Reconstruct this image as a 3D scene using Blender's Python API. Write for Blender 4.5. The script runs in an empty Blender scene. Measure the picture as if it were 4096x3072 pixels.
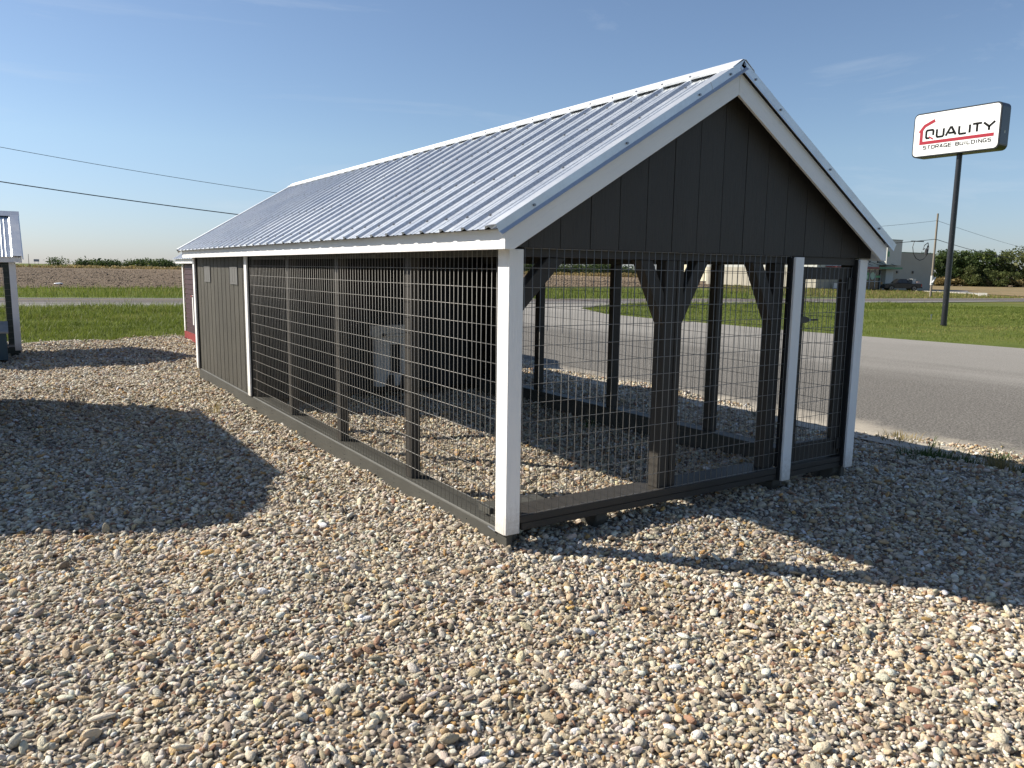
import bpy, math, random
import numpy as np
from mathutils import Vector, Matrix
random.seed(7); rng = np.random.default_rng(7)
R = math.radians
scene = bpy.context.scene
COL = scene.collection

# ------------------------------------------------------------------ camera, world, sun, exposure
cam_d = bpy.data.cameras.new('camera'); cam_d.sensor_width = 36.0; cam_d.sensor_fit = 'HORIZONTAL'
cam_d.lens = 3117.2/4096*36; cam_d.clip_start = .05; cam_d.clip_end = 6000
cam = bpy.data.objects.new('camera', cam_d); COL.objects.link(cam)
CY, CP, CR = .57245, .14524, .01431
F_ = Vector((math.sin(CY)*math.cos(CP), math.cos(CY)*math.cos(CP), -math.sin(CP)))
r0 = Vector((math.cos(CY), -math.sin(CY), 0)); u0 = r0.cross(F_)
R_ = r0*math.cos(CR)+u0*math.sin(CR); U_ = -r0*math.sin(CR)+u0*math.cos(CR)
CAM = Vector((-2.1758, -3.41787, 1.42515))
m4 = Matrix((R_, U_, -F_)).transposed().to_4x4(); m4.translation = CAM
cam.matrix_world = m4
scene.camera = cam

SUN_TO = Vector((-1.01, .955, 1.0)).normalized()
ELEV = math.asin(SUN_TO.z); AZ = math.atan2(SUN_TO.x, SUN_TO.y)     # azimuth clockwise from +Y
world = bpy.data.worlds.new('World'); scene.world = world; world.use_nodes = True
wn, wl = world.node_tree.nodes, world.node_tree.links
for n in list(wn): wn.remove(n)
wo = wn.new('ShaderNodeOutputWorld'); bg = wn.new('ShaderNodeBackground')
sky = wn.new('ShaderNodeTexSky'); sky.sky_type = 'NISHITA'; sky.sun_disc = False
sky.sun_elevation = ELEV; sky.sun_rotation = AZ; sky.altitude = 150; sky.air_density = 1.0; sky.dust_density = .35; sky.ozone_density = 2.6
bg.inputs['Strength'].default_value = .107
# thin cirrus streaks, mixed into the sky all round
tc = wn.new('ShaderNodeTexCoord'); mp = wn.new('ShaderNodeMapping'); mp.inputs['Scale'].default_value = (1.0, 2.6, 9.0); mp.inputs['Rotation'].default_value = (0.25, .1, .6)
nz = wn.new('ShaderNodeTexNoise'); nz.inputs['Scale'].default_value = 1.7; nz.inputs['Detail'].default_value = 7; nz.inputs['Roughness'].default_value = .62; nz.inputs['Distortion'].default_value = .6
rp = wn.new('ShaderNodeValToRGB'); rp.color_ramp.elements[0].position = .54; rp.color_ramp.elements[0].color = (0, 0, 0, 1); rp.color_ramp.elements[1].position = .82; rp.color_ramp.elements[1].color = (.30, .30, .30, 1)
mx = wn.new('ShaderNodeMix'); mx.data_type = 'RGBA'
mx.inputs['B'].default_value = (4.2, 4.6, 5.0, 1)
wl.new(tc.outputs['Generated'], mp.inputs['Vector']); wl.new(mp.outputs[0], nz.inputs['Vector']); wl.new(nz.outputs[0], rp.inputs[0])
# thicker, greyer air towards the horizon all round
sx_ = wn.new('ShaderNodeSeparateXYZ'); wl.new(tc.outputs['Generated'], sx_.inputs[0])
hr = wn.new('ShaderNodeValToRGB'); wl.new(sx_.outputs[2], hr.inputs[0]); he = hr.color_ramp.elements
he[0].position = .0; he[0].color = (.455, .50, .68, 1); he[1].position = .42; he[1].color = (.72, .69, .70, 1)
e_ = he.new(.14); e_.color = (.67, .675, .70, 1)
hm = wn.new('ShaderNodeMix'); hm.data_type = 'RGBA'; hm.blend_type = 'MULTIPLY'; hm.inputs['Factor'].default_value = 1
wl.new(sky.outputs[0], hm.inputs['A']); wl.new(hr.outputs[0], hm.inputs['B'])
wl.new(rp.outputs[0], mx.inputs['Factor']); wl.new(hm.outputs['Result'], mx.inputs['A']); wl.new(mx.outputs['Result'], bg.inputs['Color']); wl.new(bg.outputs[0], wo.inputs[0])

sun_d = bpy.data.lights.new('sun', 'SUN'); sun_d.energy = 5.0; sun_d.angle = R(.53); sun_d.color = (1, .93, .82)
sun = bpy.data.objects.new('sun', sun_d); COL.objects.link(sun)
sun.rotation_mode = 'QUATERNION'; sun.rotation_quaternion = SUN_TO.to_track_quat('Z', 'Y'); sun.location = (-30, 30, 30)
vs = scene.view_settings; vs.view_transform = 'Standard'; vs.look = 'None'; vs.gamma = 1; vs.exposure = 0.74; vs.use_curve_mapping = False
scene.cycles.max_bounces = 8; scene.cycles.diffuse_bounces = 4; scene.cycles.use_denoising = True

# ------------------------------------------------------------------ terrain functions
def sm(t): t = np.clip(t, 0, 1); return t*t*(3-2*t)
def H(x, y):
    x = np.asarray(x, float); y = np.asarray(y, float)
    dx = x+2.1758; dy = y+3.41787
    d = .542*dx+.840*dy; r = .840*dx-.542*dy
    z = -.10-.008*np.clip(y, 0, 11)
    z = np.where((x > 3.2) & (y < 14), z+sm((x-3.2)/2.2)*(-.17-z), z)
    z = z+sm((d-20)/8)*(-.16-z)
    return z-.78*sm((r-8)/56)*sm((d-22)/40)
_k = rng.normal(size=(14, 2))*np.array([[1.2]]*6+[[4.5]]*8); _p = rng.uniform(0, 6.28, 14); _a = np.array([.0075]*6+[.0062]*8)
def und(x, y):
    v = 0
    for i in range(14): v = v+_a[i]*np.sin(_k[i, 0]*x+_k[i, 1]*y+_p[i])
    return v
def hz(x, y): return float(H(x, y))

# ------------------------------------------------------------------ node helpers and materials
def mat(name, col, rough=.6, metal=0, spec=.5):
    m = bpy.data.materials.new(name); m.use_nodes = True
    b = m.node_tree.nodes['Principled BSDF']
    b.inputs['Base Color'].default_value = (*col, 1); b.inputs['Roughness'].default_value = rough
    b.inputs['Metallic'].default_value = metal; b.inputs['Specular IOR Level'].default_value = spec
    return m
def N(m, t, **kw):
    n = m.node_tree.nodes.new(t)
    for k, v in kw.items():
        if k in n.inputs: n.inputs[k].default_value = v
        else: setattr(n, k, v)
    return n
def L(m, a, b): m.node_tree.links.new(a, b)
def B(m): return m.node_tree.nodes['Principled BSDF']
def noise(m, scale, stretch=(1, 1, 1), detail=5, rough=.6, coord='Object', dist=0.):
    t = N(m, 'ShaderNodeTexCoord'); mp = N(m, 'ShaderNodeMapping'); mp.inputs['Scale'].default_value = stretch
    n = N(m, 'ShaderNodeTexNoise', Scale=scale, Detail=detail, Roughness=rough, Distortion=dist)
    L(m, t.outputs[coord], mp.inputs['Vector']); L(m, mp.outputs[0], n.inputs['Vector']); return n.outputs[0]
def ramp(m, src, stops):
    r = N(m, 'ShaderNodeValToRGB'); e = r.color_ramp.elements
    while len(e) < len(stops): e.new(.5)
    for i, (p, c) in enumerate(stops): e[i].position = p; e[i].color = (*c, 1)
    L(m, src, r.inputs[0]); return r.outputs[0]
def mix(m, fac, a, b, mode='MIX'):
    x = N(m, 'ShaderNodeMix', data_type='RGBA', blend_type=mode)
    if isinstance(fac, float): x.inputs['Factor'].default_value = fac
    else: L(m, fac, x.inputs['Factor'])
    for k, v in (('A', a), ('B', b)):
        if isinstance(v, tuple): x.inputs[k].default_value = (*v, 1)
        else: L(m, v, x.inputs[k])
    return x.outputs['Result']
def math_(m, op, a, b=0.):
    x = N(m, 'ShaderNodeMath', operation=op)
    for i, v in enumerate((a, b)):
        if isinstance(v, (int, float)): x.inputs[i].default_value = v
        else: L(m, v, x.inputs[i])
    return x.outputs[0]
def bump(m, src, strength=.4, dist=.01):
    b = N(m, 'ShaderNodeBump', Strength=strength, Distance=dist); L(m, src, b.inputs['Height']); L(m, b.outputs[0], B(m).inputs['Normal']); return b
def paint(name, c, stretch, rough=.55, depth=.0018, var=.10):
    m = mat(name, c, rough, 0, .5 if c[0] > .5 else .22)
    g = noise(m, 16, stretch, 6, .6, dist=1.2)
    g2 = noise(m, 70, stretch, 3, .6)
    h = math_(m, 'ADD', g, math_(m, 'MULTIPLY', g2, .4))
    bump(m, h, .75, depth*2.2)
    w = noise(m, 1.6, (1, 1, 1), 5, .65)
    col = ramp(m, w, [(.25, tuple(v*(1-var) for v in c)), (.75, tuple(min(v*(1+var), .95) for v in c))])
    col = mix(m, ramp(m, g, [(.32, (.55, .55, .55)), (.46, (0, 0, 0))]), col, tuple(v*(.90 if c[0] > .5 else .72) for v in c))
    oi = N(m, 'ShaderNodeObjectInfo'); tn = ramp(m, oi.outputs['Random'], [(0, (1-var*.9,)*3), (1, (1,)*3)])
    col = mix(m, 1.0, col, tn, 'MULTIPLY')
    L(m, col, B(m).inputs['Base Color']); return m
WHITE = (.85, .84, .815); CHAR = (.054, .0490, .0425)
SZ, SX, SY = (6, 6, .35), (.35, 6, 6), (6, .35, 6)
M = {}
M['white_z'] = paint('white_paint_upright', WHITE, SZ, .5, .0016, .03)
def splash(m):
    # grey-brown dirt splashed up onto the foot of the trim, and faint runs
    old = B(m).inputs['Base Color'].links[0].from_socket
    t = N(m, 'ShaderNodeTexCoord'); z = N(m, 'ShaderNodeSeparateXYZ'); L(m, t.outputs['Object'], z.inputs[0])
    n = noise(m, 38, (1, 1, 1), 6, .75)
    f = math_(m, 'SUBTRACT', math_(m, 'MULTIPLY', n, .42), math_(m, 'ADD', z.outputs[2], .05))
    L(m, mix(m, ramp(m, f, [(.0, (0, 0, 0)), (.16, (.55, .55, .55))]), old, (.42, .37, .30)), B(m).inputs['Base Color'])
splash(M['white_z'])
M['white_x'] = paint('white_paint_along_x', WHITE, SX, .5, .0018, .03)
M['white_y'] = paint('white_paint_along_y', WHITE, SY, .5, .0018, .03)
M['char_z'] = paint('charcoal_paint_upright', CHAR, SZ, .5, .0014)
M['char_side'] = paint('charcoal_sunlit_siding', (.074, .069, .056), (7, 7, .5), .62, .0030, .16)  # side-wall copy of the charcoal, lightened in place of sunlight
M['char_x'] = paint('charcoal_paint_along_x', CHAR, SX, .5, .001)
M['char_y'] = paint('charcoal_paint_along_y', (.085, .083, .072), SY, .5, .001, .18)
M['black'] = mat('black_metal', (.012, .012, .013), .4)
M['black_paint_and_shade'] = mat('black_wood_and_shade', (.010, .010, .010), .7)  # black-painted backings; also stands in for shade on the run's inner boards
def galv(name, c=(.67, .71, .745), rough=.41, spangle=1.):
    m = mat(name, c, rough, .86)
    t = N(m, 'ShaderNodeTexCoord'); v = N(m, 'ShaderNodeTexVoronoi', Scale=95.); L(m, t.outputs['Object'], v.inputs['Vector'])
    sp = N(m, 'ShaderNodeSeparateColor'); L(m, v.outputs['Color'], sp.inputs[0])
    w = noise(m, 2.2, (1, 1, 1), 5, .7)
    a = ramp(m, sp.outputs[0], [(0, tuple(x*(1-.20*spangle) for x in c)), (1, tuple(min(1, x*(1+.12*spangle)) for x in c))])
    a = mix(m, ramp(m, w, [(.3, (.0, .0, .0)), (.7, (.35, .35, .35))]), a, tuple(x*.78 for x in c))
    L(m, a, B(m).inputs['Base Color'])
    L(m, ramp(m, w, [(.3, (rough-.05,)*3), (.7, (rough+.10,)*3)]), B(m).inputs['Roughness'])
    bump(m, math_(m, 'ADD', math_(m, 'MULTIPLY', sp.outputs[1], .012*spangle), noise(m, 2.6, (1, 1, 1), 2, .5)), .55, .006)
    return m
M['galv'] = galv('galvanised_steel')
M['galv_trim'] = galv('galvanised_trim', (.66, .68, .70), .45, .15)
def wirem():
    m = mat('galvanised_wire', (.27, .26, .24), .5, .12, .3)
    return m
M['wire'] = wirem()
M['cap'] = galv('bright_ridge_metal', (.86, .87, .88), .52, .2)
M['screw'] = mat('screw_head', (.22, .23, .25), .4, .8)

# gravel sheet under the loose stones
def gravelm():
    m = mat('gravel_bed', (.4, .35, .28), .9)
    t = N(m, 'ShaderNodeTexCoord')
    v = N(m, 'ShaderNodeTexVoronoi', Scale=38.); L(m, t.outputs['Object'], v.inputs['Vector'])
    sp = N(m, 'ShaderNodeSeparateColor'); L(m, v.outputs['Color'], sp.inputs[0])
    c = ramp(m, sp.outputs[0], [(0, (.10, .075, .05)), (.25, (.20, .16, .11)), (.55, (.28, .23, .17)), (.85, (.36, .32, .26)), (1, (.46, .43, .38))])
    c = mix(m, ramp(m, v.outputs['Distance'], [(.30, (0, 0, 0)), (.62, (.8, .8, .8))]), c, (.10, .08, .06))
    L(m, c, B(m).inputs['Base Color'])
    bump(m, math_(m, 'MULTIPLY', v.outputs['Distance'], -1.), 1.0, .02)
    return m
M['gravel_bed'] = gravelm()
def stonem(name='pebble', rough=.82):
    m = mat(name, (.5, .45, .36), rough, spec=.3)
    a = N(m, 'ShaderNodeAttribute', attribute_type='INSTANCER', attribute_name='tint')
    n = noise(m, 1.3, (1, 1, 1), 4, .7)
    c = mix(m, ramp(m, n, [(.38, (.0, .0, .0)), (.68, (.30, .30, .30))]), a.outputs['Color'], (.34, .29, .22))
    L(m, c, B(m).inputs['Base Color']); bump(m, noise(m, 5, (1, 1, 1), 3), .5, .08)
    return m
M['stone'] = stonem()
def asphalt():
    m = mat('worn_asphalt', (.2, .19, .18), .9, spec=.12)
    t = N(m, 'ShaderNodeTexCoord')
    fine = noise(m, 42, (1, 1, 1), 6, .85); mid = noise(m, .55, (1.4, .16, 1), 6, .65); big = noise(m, .22, (1, .5, 1), 4, .6)
    c = ramp(m, fine, [(.38, (.055, .051, .045)), (.5, (.145, .135, .119)), (.60, (.32, .30, .265))])
    sx = N(m, 'ShaderNodeSeparateXYZ'); L(m, t.outputs['Object'], sx.inputs[0])
    # pale dust worn along the lawn side, in long tyre streaks
    x = math_(m, 'ADD', sx.outputs[0], math_(m, 'MULTIPLY', math_(m, 'SUBTRACT', mid, .5), 7.))
    d = ramp(m, math_(m, 'DIVIDE', x, 20.), [(.46, (0, 0, 0)), (.60, (.62, .62, .62)), (.84, (.9, .9, .9))])
    c = mix(m, d, c, mix(m, ramp(m, fine, [(.38, (0, 0, 0)), (.62, (1, 1, 1))]), (.235, .222, .198), (.37, .352, .318)))
    c = mix(m, ramp(m, big, [(.35, (0, 0, 0)), (.65, (.3, .3, .3))]), c, (.105, .098, .088))
    # limestone dust tracked off the gravel
    dx = math_(m, 'ADD', math_(m, 'SUBTRACT', sx.outputs[0], 5.), math_(m, 'MULTIPLY', math_(m, 'SUBTRACT', noise(m, 1.1, (1, 1, 1), 6, .7), .5), 1.6))
    c = mix(m, ramp(m, dx, [(.15, (.85, .85, .85)), (.75, (0, 0, 0))]), c, (.46, .41, .33))
    L(m, c, B(m).inputs['Base Color']); bump(m, fine, .6, .006); return m
M['asphalt'] = asphalt()
def street():
    m = mat('street_asphalt', (.15, .14, .135), .9, spec=.1)
    c = ramp(m, noise(m, .5, (.1, 2.2, 1), 6, .65), [(.3, (.105, .095, .090)), (.7, (.145, .133, .124))])
    L(m, c, B(m).inputs['Base Color']); return m
M['street'] = street()
def simple(name, a, b, scale, rough=.85, stretch=(1, 1, 1), bumpd=0, metal=0):
    m = mat(name, a, rough, metal, .5 if rough < .6 else .15)
    n = noise(m, scale, stretch, 6, .65)
    L(m, ramp(m, n, [(.32, a), (.68, b)]), B(m).inputs['Base Color'])
    if bumpd: bump(m, n, .6, bumpd)
    return m
M['shoulder'] = simple('street_shoulder', (.20, .19, .175), (.26, .25, .23), 3)
M['line'] = simple('road_line_paint', (.55, .55, .52), (.72, .72, .70), 2)
M['yline'] = simple('yellow_road_line', (.42, .27, .07), (.5, .33, .10), 2)
M['concrete'] = simple('pale_concrete', (.40, .38, .33), (.50, .48, .42), .8)
M['lot'] = simple('parking_lot', (.20, .19, .175), (.26, .25, .23), .6)
def grassm():
    m = mat('grass_ground', (.08, .13, .03), .95, spec=.1)
    a = noise(m, .35, (1, 1, 1), 6, .7); b = noise(m, 14, (1, 1, 1), 4, .7)
    c = ramp(m, a, [(.3, (.080, .100, .020)), (.5, (.120, .145, .030)), (.72, (.17, .17, .048))])
    c = mix(m, ramp(m, b, [(.35, (.55, .55, .55)), (.6, (0, 0, 0))]), c, (.035, .06, .012))
    # the bank below the shop is half dried out
    t = N(m, 'ShaderNodeTexCoord'); s = N(m, 'ShaderNodeSeparateXYZ'); L(m, t.outputs['Object'], s.inputs[0])
    dry = ramp(m, math_(m, 'ADD', math_(m, 'DIVIDE', s.outputs[0], 100.), math_(m, 'MULTIPLY', math_(m, 'SUBTRACT', noise(m, .25, (1, 1, 1), 5, .7), .5), 1.3)), [(.55, (0, 0, 0)), (1.0, (.75, .75, .75))])
    c = mix(m, dry, c, (.22, .165, .075))
    L(m, c, B(m).inputs['Base Color']); bump(m, b, .8, .03); return m
M['grass'] = grassm()
def bladem(name, lo, hi, tip):
    m = mat(name, lo, .6, spec=.25)
    at = N(m, 'ShaderNodeAttribute', attribute_type='GEOMETRY', attribute_name='shade')
    L(m, ramp(m, at.outputs['Fac'], [(0, lo), (.6, hi), (1, tip)]), B(m).inputs['Base Color'])
    B(m).inputs['Transmission Weight'].default_value = 0
    tr = N(m, 'ShaderNodeBsdfTranslucent'); ms = N(m, 'ShaderNodeMixShader'); ms.inputs[0].default_value = .35
    L(m, ramp(m, at.outputs['Fac'], [(0, tuple(v*1.2 for v in lo)), (.6, tuple(v*1.25 for v in hi)), (1, tip)]), tr.inputs[0])
    out = [n for n in m.node_tree.nodes if n.type == 'OUTPUT_MATERIAL'][0]
    L(m, B(m).outputs[0], ms.inputs[1]); L(m, tr.outputs[0], ms.inputs[2]); L(m, ms.outputs[0], out.inputs[0])
    return m
M['blade'] = bladem('grass_blade', (.085, .115, .018), (.160, .200, .034), (.29, .26, .09))
M['dryblade'] = bladem('dry_grass_blade', (.13, .12, .045), (.26, .20, .085), (.38, .28, .12))
M['leaf'] = bladem('leaf', (.022, .042, .013), (.060, .092, .026), (.13, .15, .04))
M['leafold'] = bladem('olive_leaf', (.040, .058, .018), (.085, .105, .032), (.15, .15, .05))
M['twig'] = simple('bare_twig', (.16, .13, .11), (.28, .24, .21), 2)
M['bark'] = simple('bark', (.07, .055, .045), (.14, .115, .095), 4, .9, bumpd=.02)
def field():
    m = mat('ploughed_soil', (.15, .11, .09), .95, spec=.1)
    a = noise(m, .9, (.35, 1.6, 1), 7, .75); b = noise(m, .05, (1, 1, 1), 4, .6)
    c = ramp(m, a, [(.36, (.060, .043, .029)), (.5, (.125, .092, .062)), (.66, (.25, .195, .135))])
    t = N(m, 'ShaderNodeTexCoord'); s = N(m, 'ShaderNodeSeparateXYZ'); L(m, t.outputs['Object'], s.inputs[0])
    c = mix(m, ramp(m, math_(m, 'DIVIDE', s.outputs[0], 250.), [(.02, (0, 0, 0)), (.5, (.6, .6, .6))]), c, (.32, .235, .15))
    L(m, c, B(m).inputs['Base Color']); bump(m, a, 1., .12); return m
M['field'] = field()
M['margin'] = simple('dry_field_margin', (.13, .12, .05), (.30, .21, .12), .5)
M['clod'] = stonem('soil_clod', .95)

# ------------------------------------------------------------------ mesh helpers
def put(o, parent=None):
    COL.objects.link(o)
    if parent is not None: o.parent = parent
    return o
def tag(o, label=None, cat=None, group=None, kind=None):
    for k, v in (('label', label), ('category', cat), ('group', group), ('kind', kind)):
        if v: o[k] = v
    return o
def thing(name, label, cat, loc=(0, 0, 0), group=None, rz=0):
    o = bpy.data.objects.new(name, None); o.empty_display_size = .2; o.location = loc; o.rotation_euler = (0, 0, rz)
    put(o); return tag(o, label, cat, group)
class MB:
    def __init__(s): s.v = []; s.f = []
    def add(s, v, f):
        k = len(s.v); s.v += [tuple(p) for p in v]; s.f += [tuple(i+k for i in q) for q in f]; return s
    def box(s, x0, x1, y0, y1, z0, z1):
        return s.add([(x0, y0, z0), (x1, y0, z0), (x1, y1, z0), (x0, y1, z0), (x0, y0, z1), (x1, y0, z1), (x1, y1, z1), (x0, y1, z1)],
                     [(0, 3, 2, 1), (4, 5, 6, 7), (0, 1, 5, 4), (1, 2, 6, 5), (2, 3, 7, 6), (3, 0, 4, 7)])
    def bar(s, a, b, w, t, side=(0, 1, 0)):
        a = Vector(a); b = Vector(b); d = (b-a).normalized(); sd = Vector(side); n = d.cross(sd).normalized(); sd = n.cross(d).normalized()
        v = [p+n*w*i/2+sd*t*j/2 for p in (a, b) for i, j in ((-1, -1), (1, -1), (1, 1), (-1, 1))]
        return s.add(v, [(0, 1, 2, 3), (7, 6, 5, 4), (0, 4, 5, 1), (1, 5, 6, 2), (2, 6, 7, 3), (3, 7, 4, 0)])
    def prism(s, poly, axis, a, b):
        n = len(poly)
        def P(u, v, w): return {'y': (u, w, v), 'x': (w, u, v), 'z': (u, v, w)}[axis]
        v = [P(u, w, a) for u, w in poly]+[P(u, w, b) for u, w in poly]
        return s.add(v, [tuple(range(n)), tuple(range(2*n-1, n-1, -1))]+[(i, i+n, (i+1) % n+n, (i+1) % n) for i in range(n)])
    def tube(s, pts, r, n=6, r2=None):
        pts = [Vector(p) for p in pts]; k = len(s.v); m = len(pts)
        for i, p in enumerate(pts):
            d = (pts[min(i+1, m-1)]-pts[max(i-1, 0)]).normalized()
            a = d.cross(Vector((0, 0, 1))) if abs(d.z) < .95 else d.cross(Vector((1, 0, 0)))
            a.normalize(); b = d.cross(a); rr = r if r2 is None else r+(r2-r)*i/(m-1)
            s.v += [tuple(p+(a*math.cos(6.2832*j/n)+b*math.sin(6.2832*j/n))*rr) for j in range(n)]
        for i in range(m-1):
            for j in range(n): s.f.append((k+i*n+j, k+i*n+(j+1) % n, k+(i+1)*n+(j+1) % n, k+(i+1)*n+j))
        s.f.append(tuple(k+j for j in range(n))[::-1]); s.f.append(tuple(k+(m-1)*n+j for j in range(n))); return s
    def mesh(s, name, m, smooth=False):
        me = bpy.data.meshes.new(name); me.from_pydata(s.v, [], s.f); me.materials.append(m)
        import bmesh
        bm = bmesh.new(); bm.from_mesh(me); bmesh.ops.recalc_face_normals(bm, faces=bm.faces); bm.to_mesh(me); bm.free()
        if smooth: me.polygons.foreach_set('use_smooth', [True]*len(me.polygons))
        me.update(); return me
    def build(s, name, m, parent=None, smooth=False, bevel=0, kind=None, label=None):
        o = bpy.data.objects.new(name, s.mesh(name, m, smooth)); put(o, parent)
        if bevel:
            b = o.modifiers.new('bevel', 'BEVEL'); b.width = bevel; b.segments = 1; b.limit_method = 'ANGLE'
        if kind: o['kind'] = kind
        if label: o['label'] = label
        return o
def bx(name, m, parent, *a, **k): return MB().box(*a).build(name, m, parent, **k)
def fastmesh(name, v, f, m, attr=None):
    """numpy vertices (n,3) and faces (k,3|4)"""
    me = bpy.data.meshes.new(name); k = f.shape[1]
    me.vertices.add(len(v)); me.vertices.foreach_set('co', v.astype(np.float32).ravel())
    me.loops.add(f.size); me.loops.foreach_set('vertex_index', f.astype(np.int32).ravel())
    me.polygons.add(len(f)); me.polygons.foreach_set('loop_start', np.arange(0, f.size, k, dtype=np.int32)); me.polygons.foreach_set('loop_total', np.full(len(f), k, dtype=np.int32))
    if attr is not None:
        a = me.attributes.new('shade', 'FLOAT', 'POINT'); a.data.foreach_set('value', attr.astype(np.float32))
    me.materials.append(m); me.update(calc_edges=True); me.validate(); return me
def grid_sheet(name, X, Y, Z, m, kind='structure'):
    h, w = X.shape; v = np.stack([X, Y, Z], -1).reshape(-1, 3)
    i = np.arange(h*w).reshape(h, w)
    f = np.stack([i[:-1, :-1], i[:-1, 1:], i[1:, 1:], i[1:, :-1]], -1).reshape(-1, 4)
    n = np.cross(v[f[:, 1]]-v[f[:, 0]], v[f[:, 3]]-v[f[:, 0]])[:, 2].mean()
    if n < 0: f = f[:, ::-1].copy()
    me = fastmesh(name, v, f, m); me.polygons.foreach_set('use_smooth', [True]*len(me.polygons))
    o = bpy.data.objects.new(name, me); put(o); o['kind'] = kind; return o
def strip(name, A, Bp, n, off, m, kind='structure', step=None):
    """sheet draped between two polylines that share their point count"""
    A = np.array(A, float); Bp = np.array(Bp, float)
    if step:
        def rs(P, ts): 
            u = np.arange(len(P)); return np.stack([np.interp(ts, u, P[:, 0]), np.interp(ts, u, P[:, 1])], -1)
        ts = np.linspace(0, len(A)-1, (len(A)-1)*step+1); A, Bp = rs(A, ts), rs(Bp, ts)
    t = np.linspace(0, 1, n)[:, None]
    X = A[None, :, 0]*(1-t)+Bp[None, :, 0]*t; Y = A[None, :, 1]*(1-t)+Bp[None, :, 1]*t
    return grid_sheet(name, X, Y, H(X, Y)+off, m, kind)

# ------------------------------------------------------------------ GROUND
def axis_pts():
    near = np.arange(-30, 60, 1.0); far = []
    x = 60.; st = 1.2
    while x < 3500: far.append(x); x += st; st *= 1.09
    neg = []; x = -31.; st = 1.2
    while x > -3500: neg.append(x); x -= st; st *= 1.10
    return np.array(neg[::-1]+list(near)+far)
ax = axis_pts(); X, Y = np.meshgrid(ax, ax); Z = H(X, Y)-.03
Z = np.where((X > -14.5) & (X < 15.2) & (Y < 14.6) & (Y > -20), Z-.05, Z)
grid_sheet('ground', X, Y, Z, M['grass'])

# street with its shoulder and lines
near = [(-60, 45), (-12, 32.4), (-5.35, 30.54), (-.95, 29.36), (3.94, 28.3), (9.95, 28.05), (17.46, 27.95), (25.53, 26.6), (31.67, 25.36), (39.57, 24.68), (45.84, 25.35), (55.89, 27.55), (69.01, 30.33), (82.96, 32.38), (94.4, 32.8), (150, 40)]
white = [(-60, 48), (-12, 35.4), (-5.63, 33.64), (-.83, 32.4), (4.48, 30.88), (10.64, 29.94), (17.87, 28.77), (25.99, 27.1), (32.28, 25.89), (40.52, 25.32), (47.07, 26.1), (57.48, 28.4), (70.41, 31.0), (84.24, 32.93), (95.56, 33.4), (151, 40.8)]
farl = [(-60, 55), (-12, 41.6), (-6.19, 39.97), (-.59, 38.26), (5.58, 36.5), (12.52, 34.82), (20.36, 32.88), (29.62, 31.05), (37.37, 30.23), (42.53, 30.4), (49.39, 31.31), (59.39, 33.51), (73.19, 36.6), (88.98, 38.9), (101.58, 40.0), (160, 49)]
strip('street_shoulder', near, white, 6, .012, M['shoulder'], step=6)
strip('street', white, farl, 12, .014, M['street'], step=6)
def shift(P, Q, a): P = np.array(P, float); Q = np.array(Q, float); return P+(Q-P)*a
strip('edge_line', shift(white, farl, .02), shift(white, farl, .05), 2, .030, M['line'], step=6)
strip('far_edge_line', shift(white, farl, .95), shift(white, farl, .97), 2, .030, M['line'], step=6)
strip('centre_line', shift(white, farl, .62), shift(white, farl, .64), 2, .030, M['yline'], step=6)
# driveway between gravel and lawn, meeting the street
dl = [(4.7, -60), (4.7, -8), (4.7, 2), (4.7, 5), (4.7, 8.9), (4.8, 11.2), (5.0, 14.8), (5.0, 16.6), (5, 19.4), (4.8, 23.3), (4.3, 25.6), (3.9, 28.5)]
dr = [(19, -60), (17.7, -8), (17.25, 2), (17.04, 5.1), (16.62, 8.9), (16.45, 11.2), (16.5, 14.8), (16.4, 16.6), (16.65, 19.4), (18.48, 23.3), (21.73, 25.3), (25.5, 26.7)]
strip('driveway', dl, dr, 30, .006, M['asphalt'], step=8)
# ploughed field and its weedy far margin
green = [(-260, 130), (-60, 72), (-7.62, 55.9), (-2.6, 55.4), (2.91, 54.65), (9.02, 54.3), (16.5, 55.49), (25.53, 57.16), (36.72, 59.2), (48.87, 60.0), (67.62, 63.6), (85.06, 70.93), (110.84, 90), (150, 92), (260, 92)]
ff = [(-260, 522)]+[(-60, 391)]+[(1.7-8, 356), (1.7, 351), (12, 344), (24, 337), (40, 326), (60, 313), (85, 297), (110, 281), (135, 265), (160, 249), (212, 215), (250, 191), (330, 140)]
strip('ploughed_field', green, ff, 60, .02, M['field'], step=4)
strip('field_margin', ff, np.array(ff)+np.array([18, 28]), 6, .10, M['margin'], step=4)
stub_a = [(104, 44), (125, 50), (150, 56), (200, 50), (260, 30)]; stub_b = [(132, 88), (150, 92), (176, 118), (206, 104), (300, 40)]
strip('stubble_field', stub_a, stub_b, 12, .035, M['margin'], step=4)
# shop apron, slab and drive
lotn = [(150, 130), (118.4, 75.5), (118.0, 71.0), (115.2, 64.85), (111.5, 58.4), (106.5, 51.34), (98.1, 46.33)]
lotf = [(165, 130), (127, 76), (129, 71.5), (133, 66), (119, 58.6), (110, 51.6), (99.6, 46.2)]
strip('parking_lot', lotn, lotf, 6, .06, M['lot'], step=3)
k = MB()
for a, b in zip(lotn[1:-1], lotn[2:]):
    za, zb = hz(*a), hz(*b); k.bar((a[0], a[1], za+.06), (b[0], b[1], zb+.04), .3, .20, (0, 0, 1))
k.build('lot_kerb', M['concrete'], kind='structure')

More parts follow.
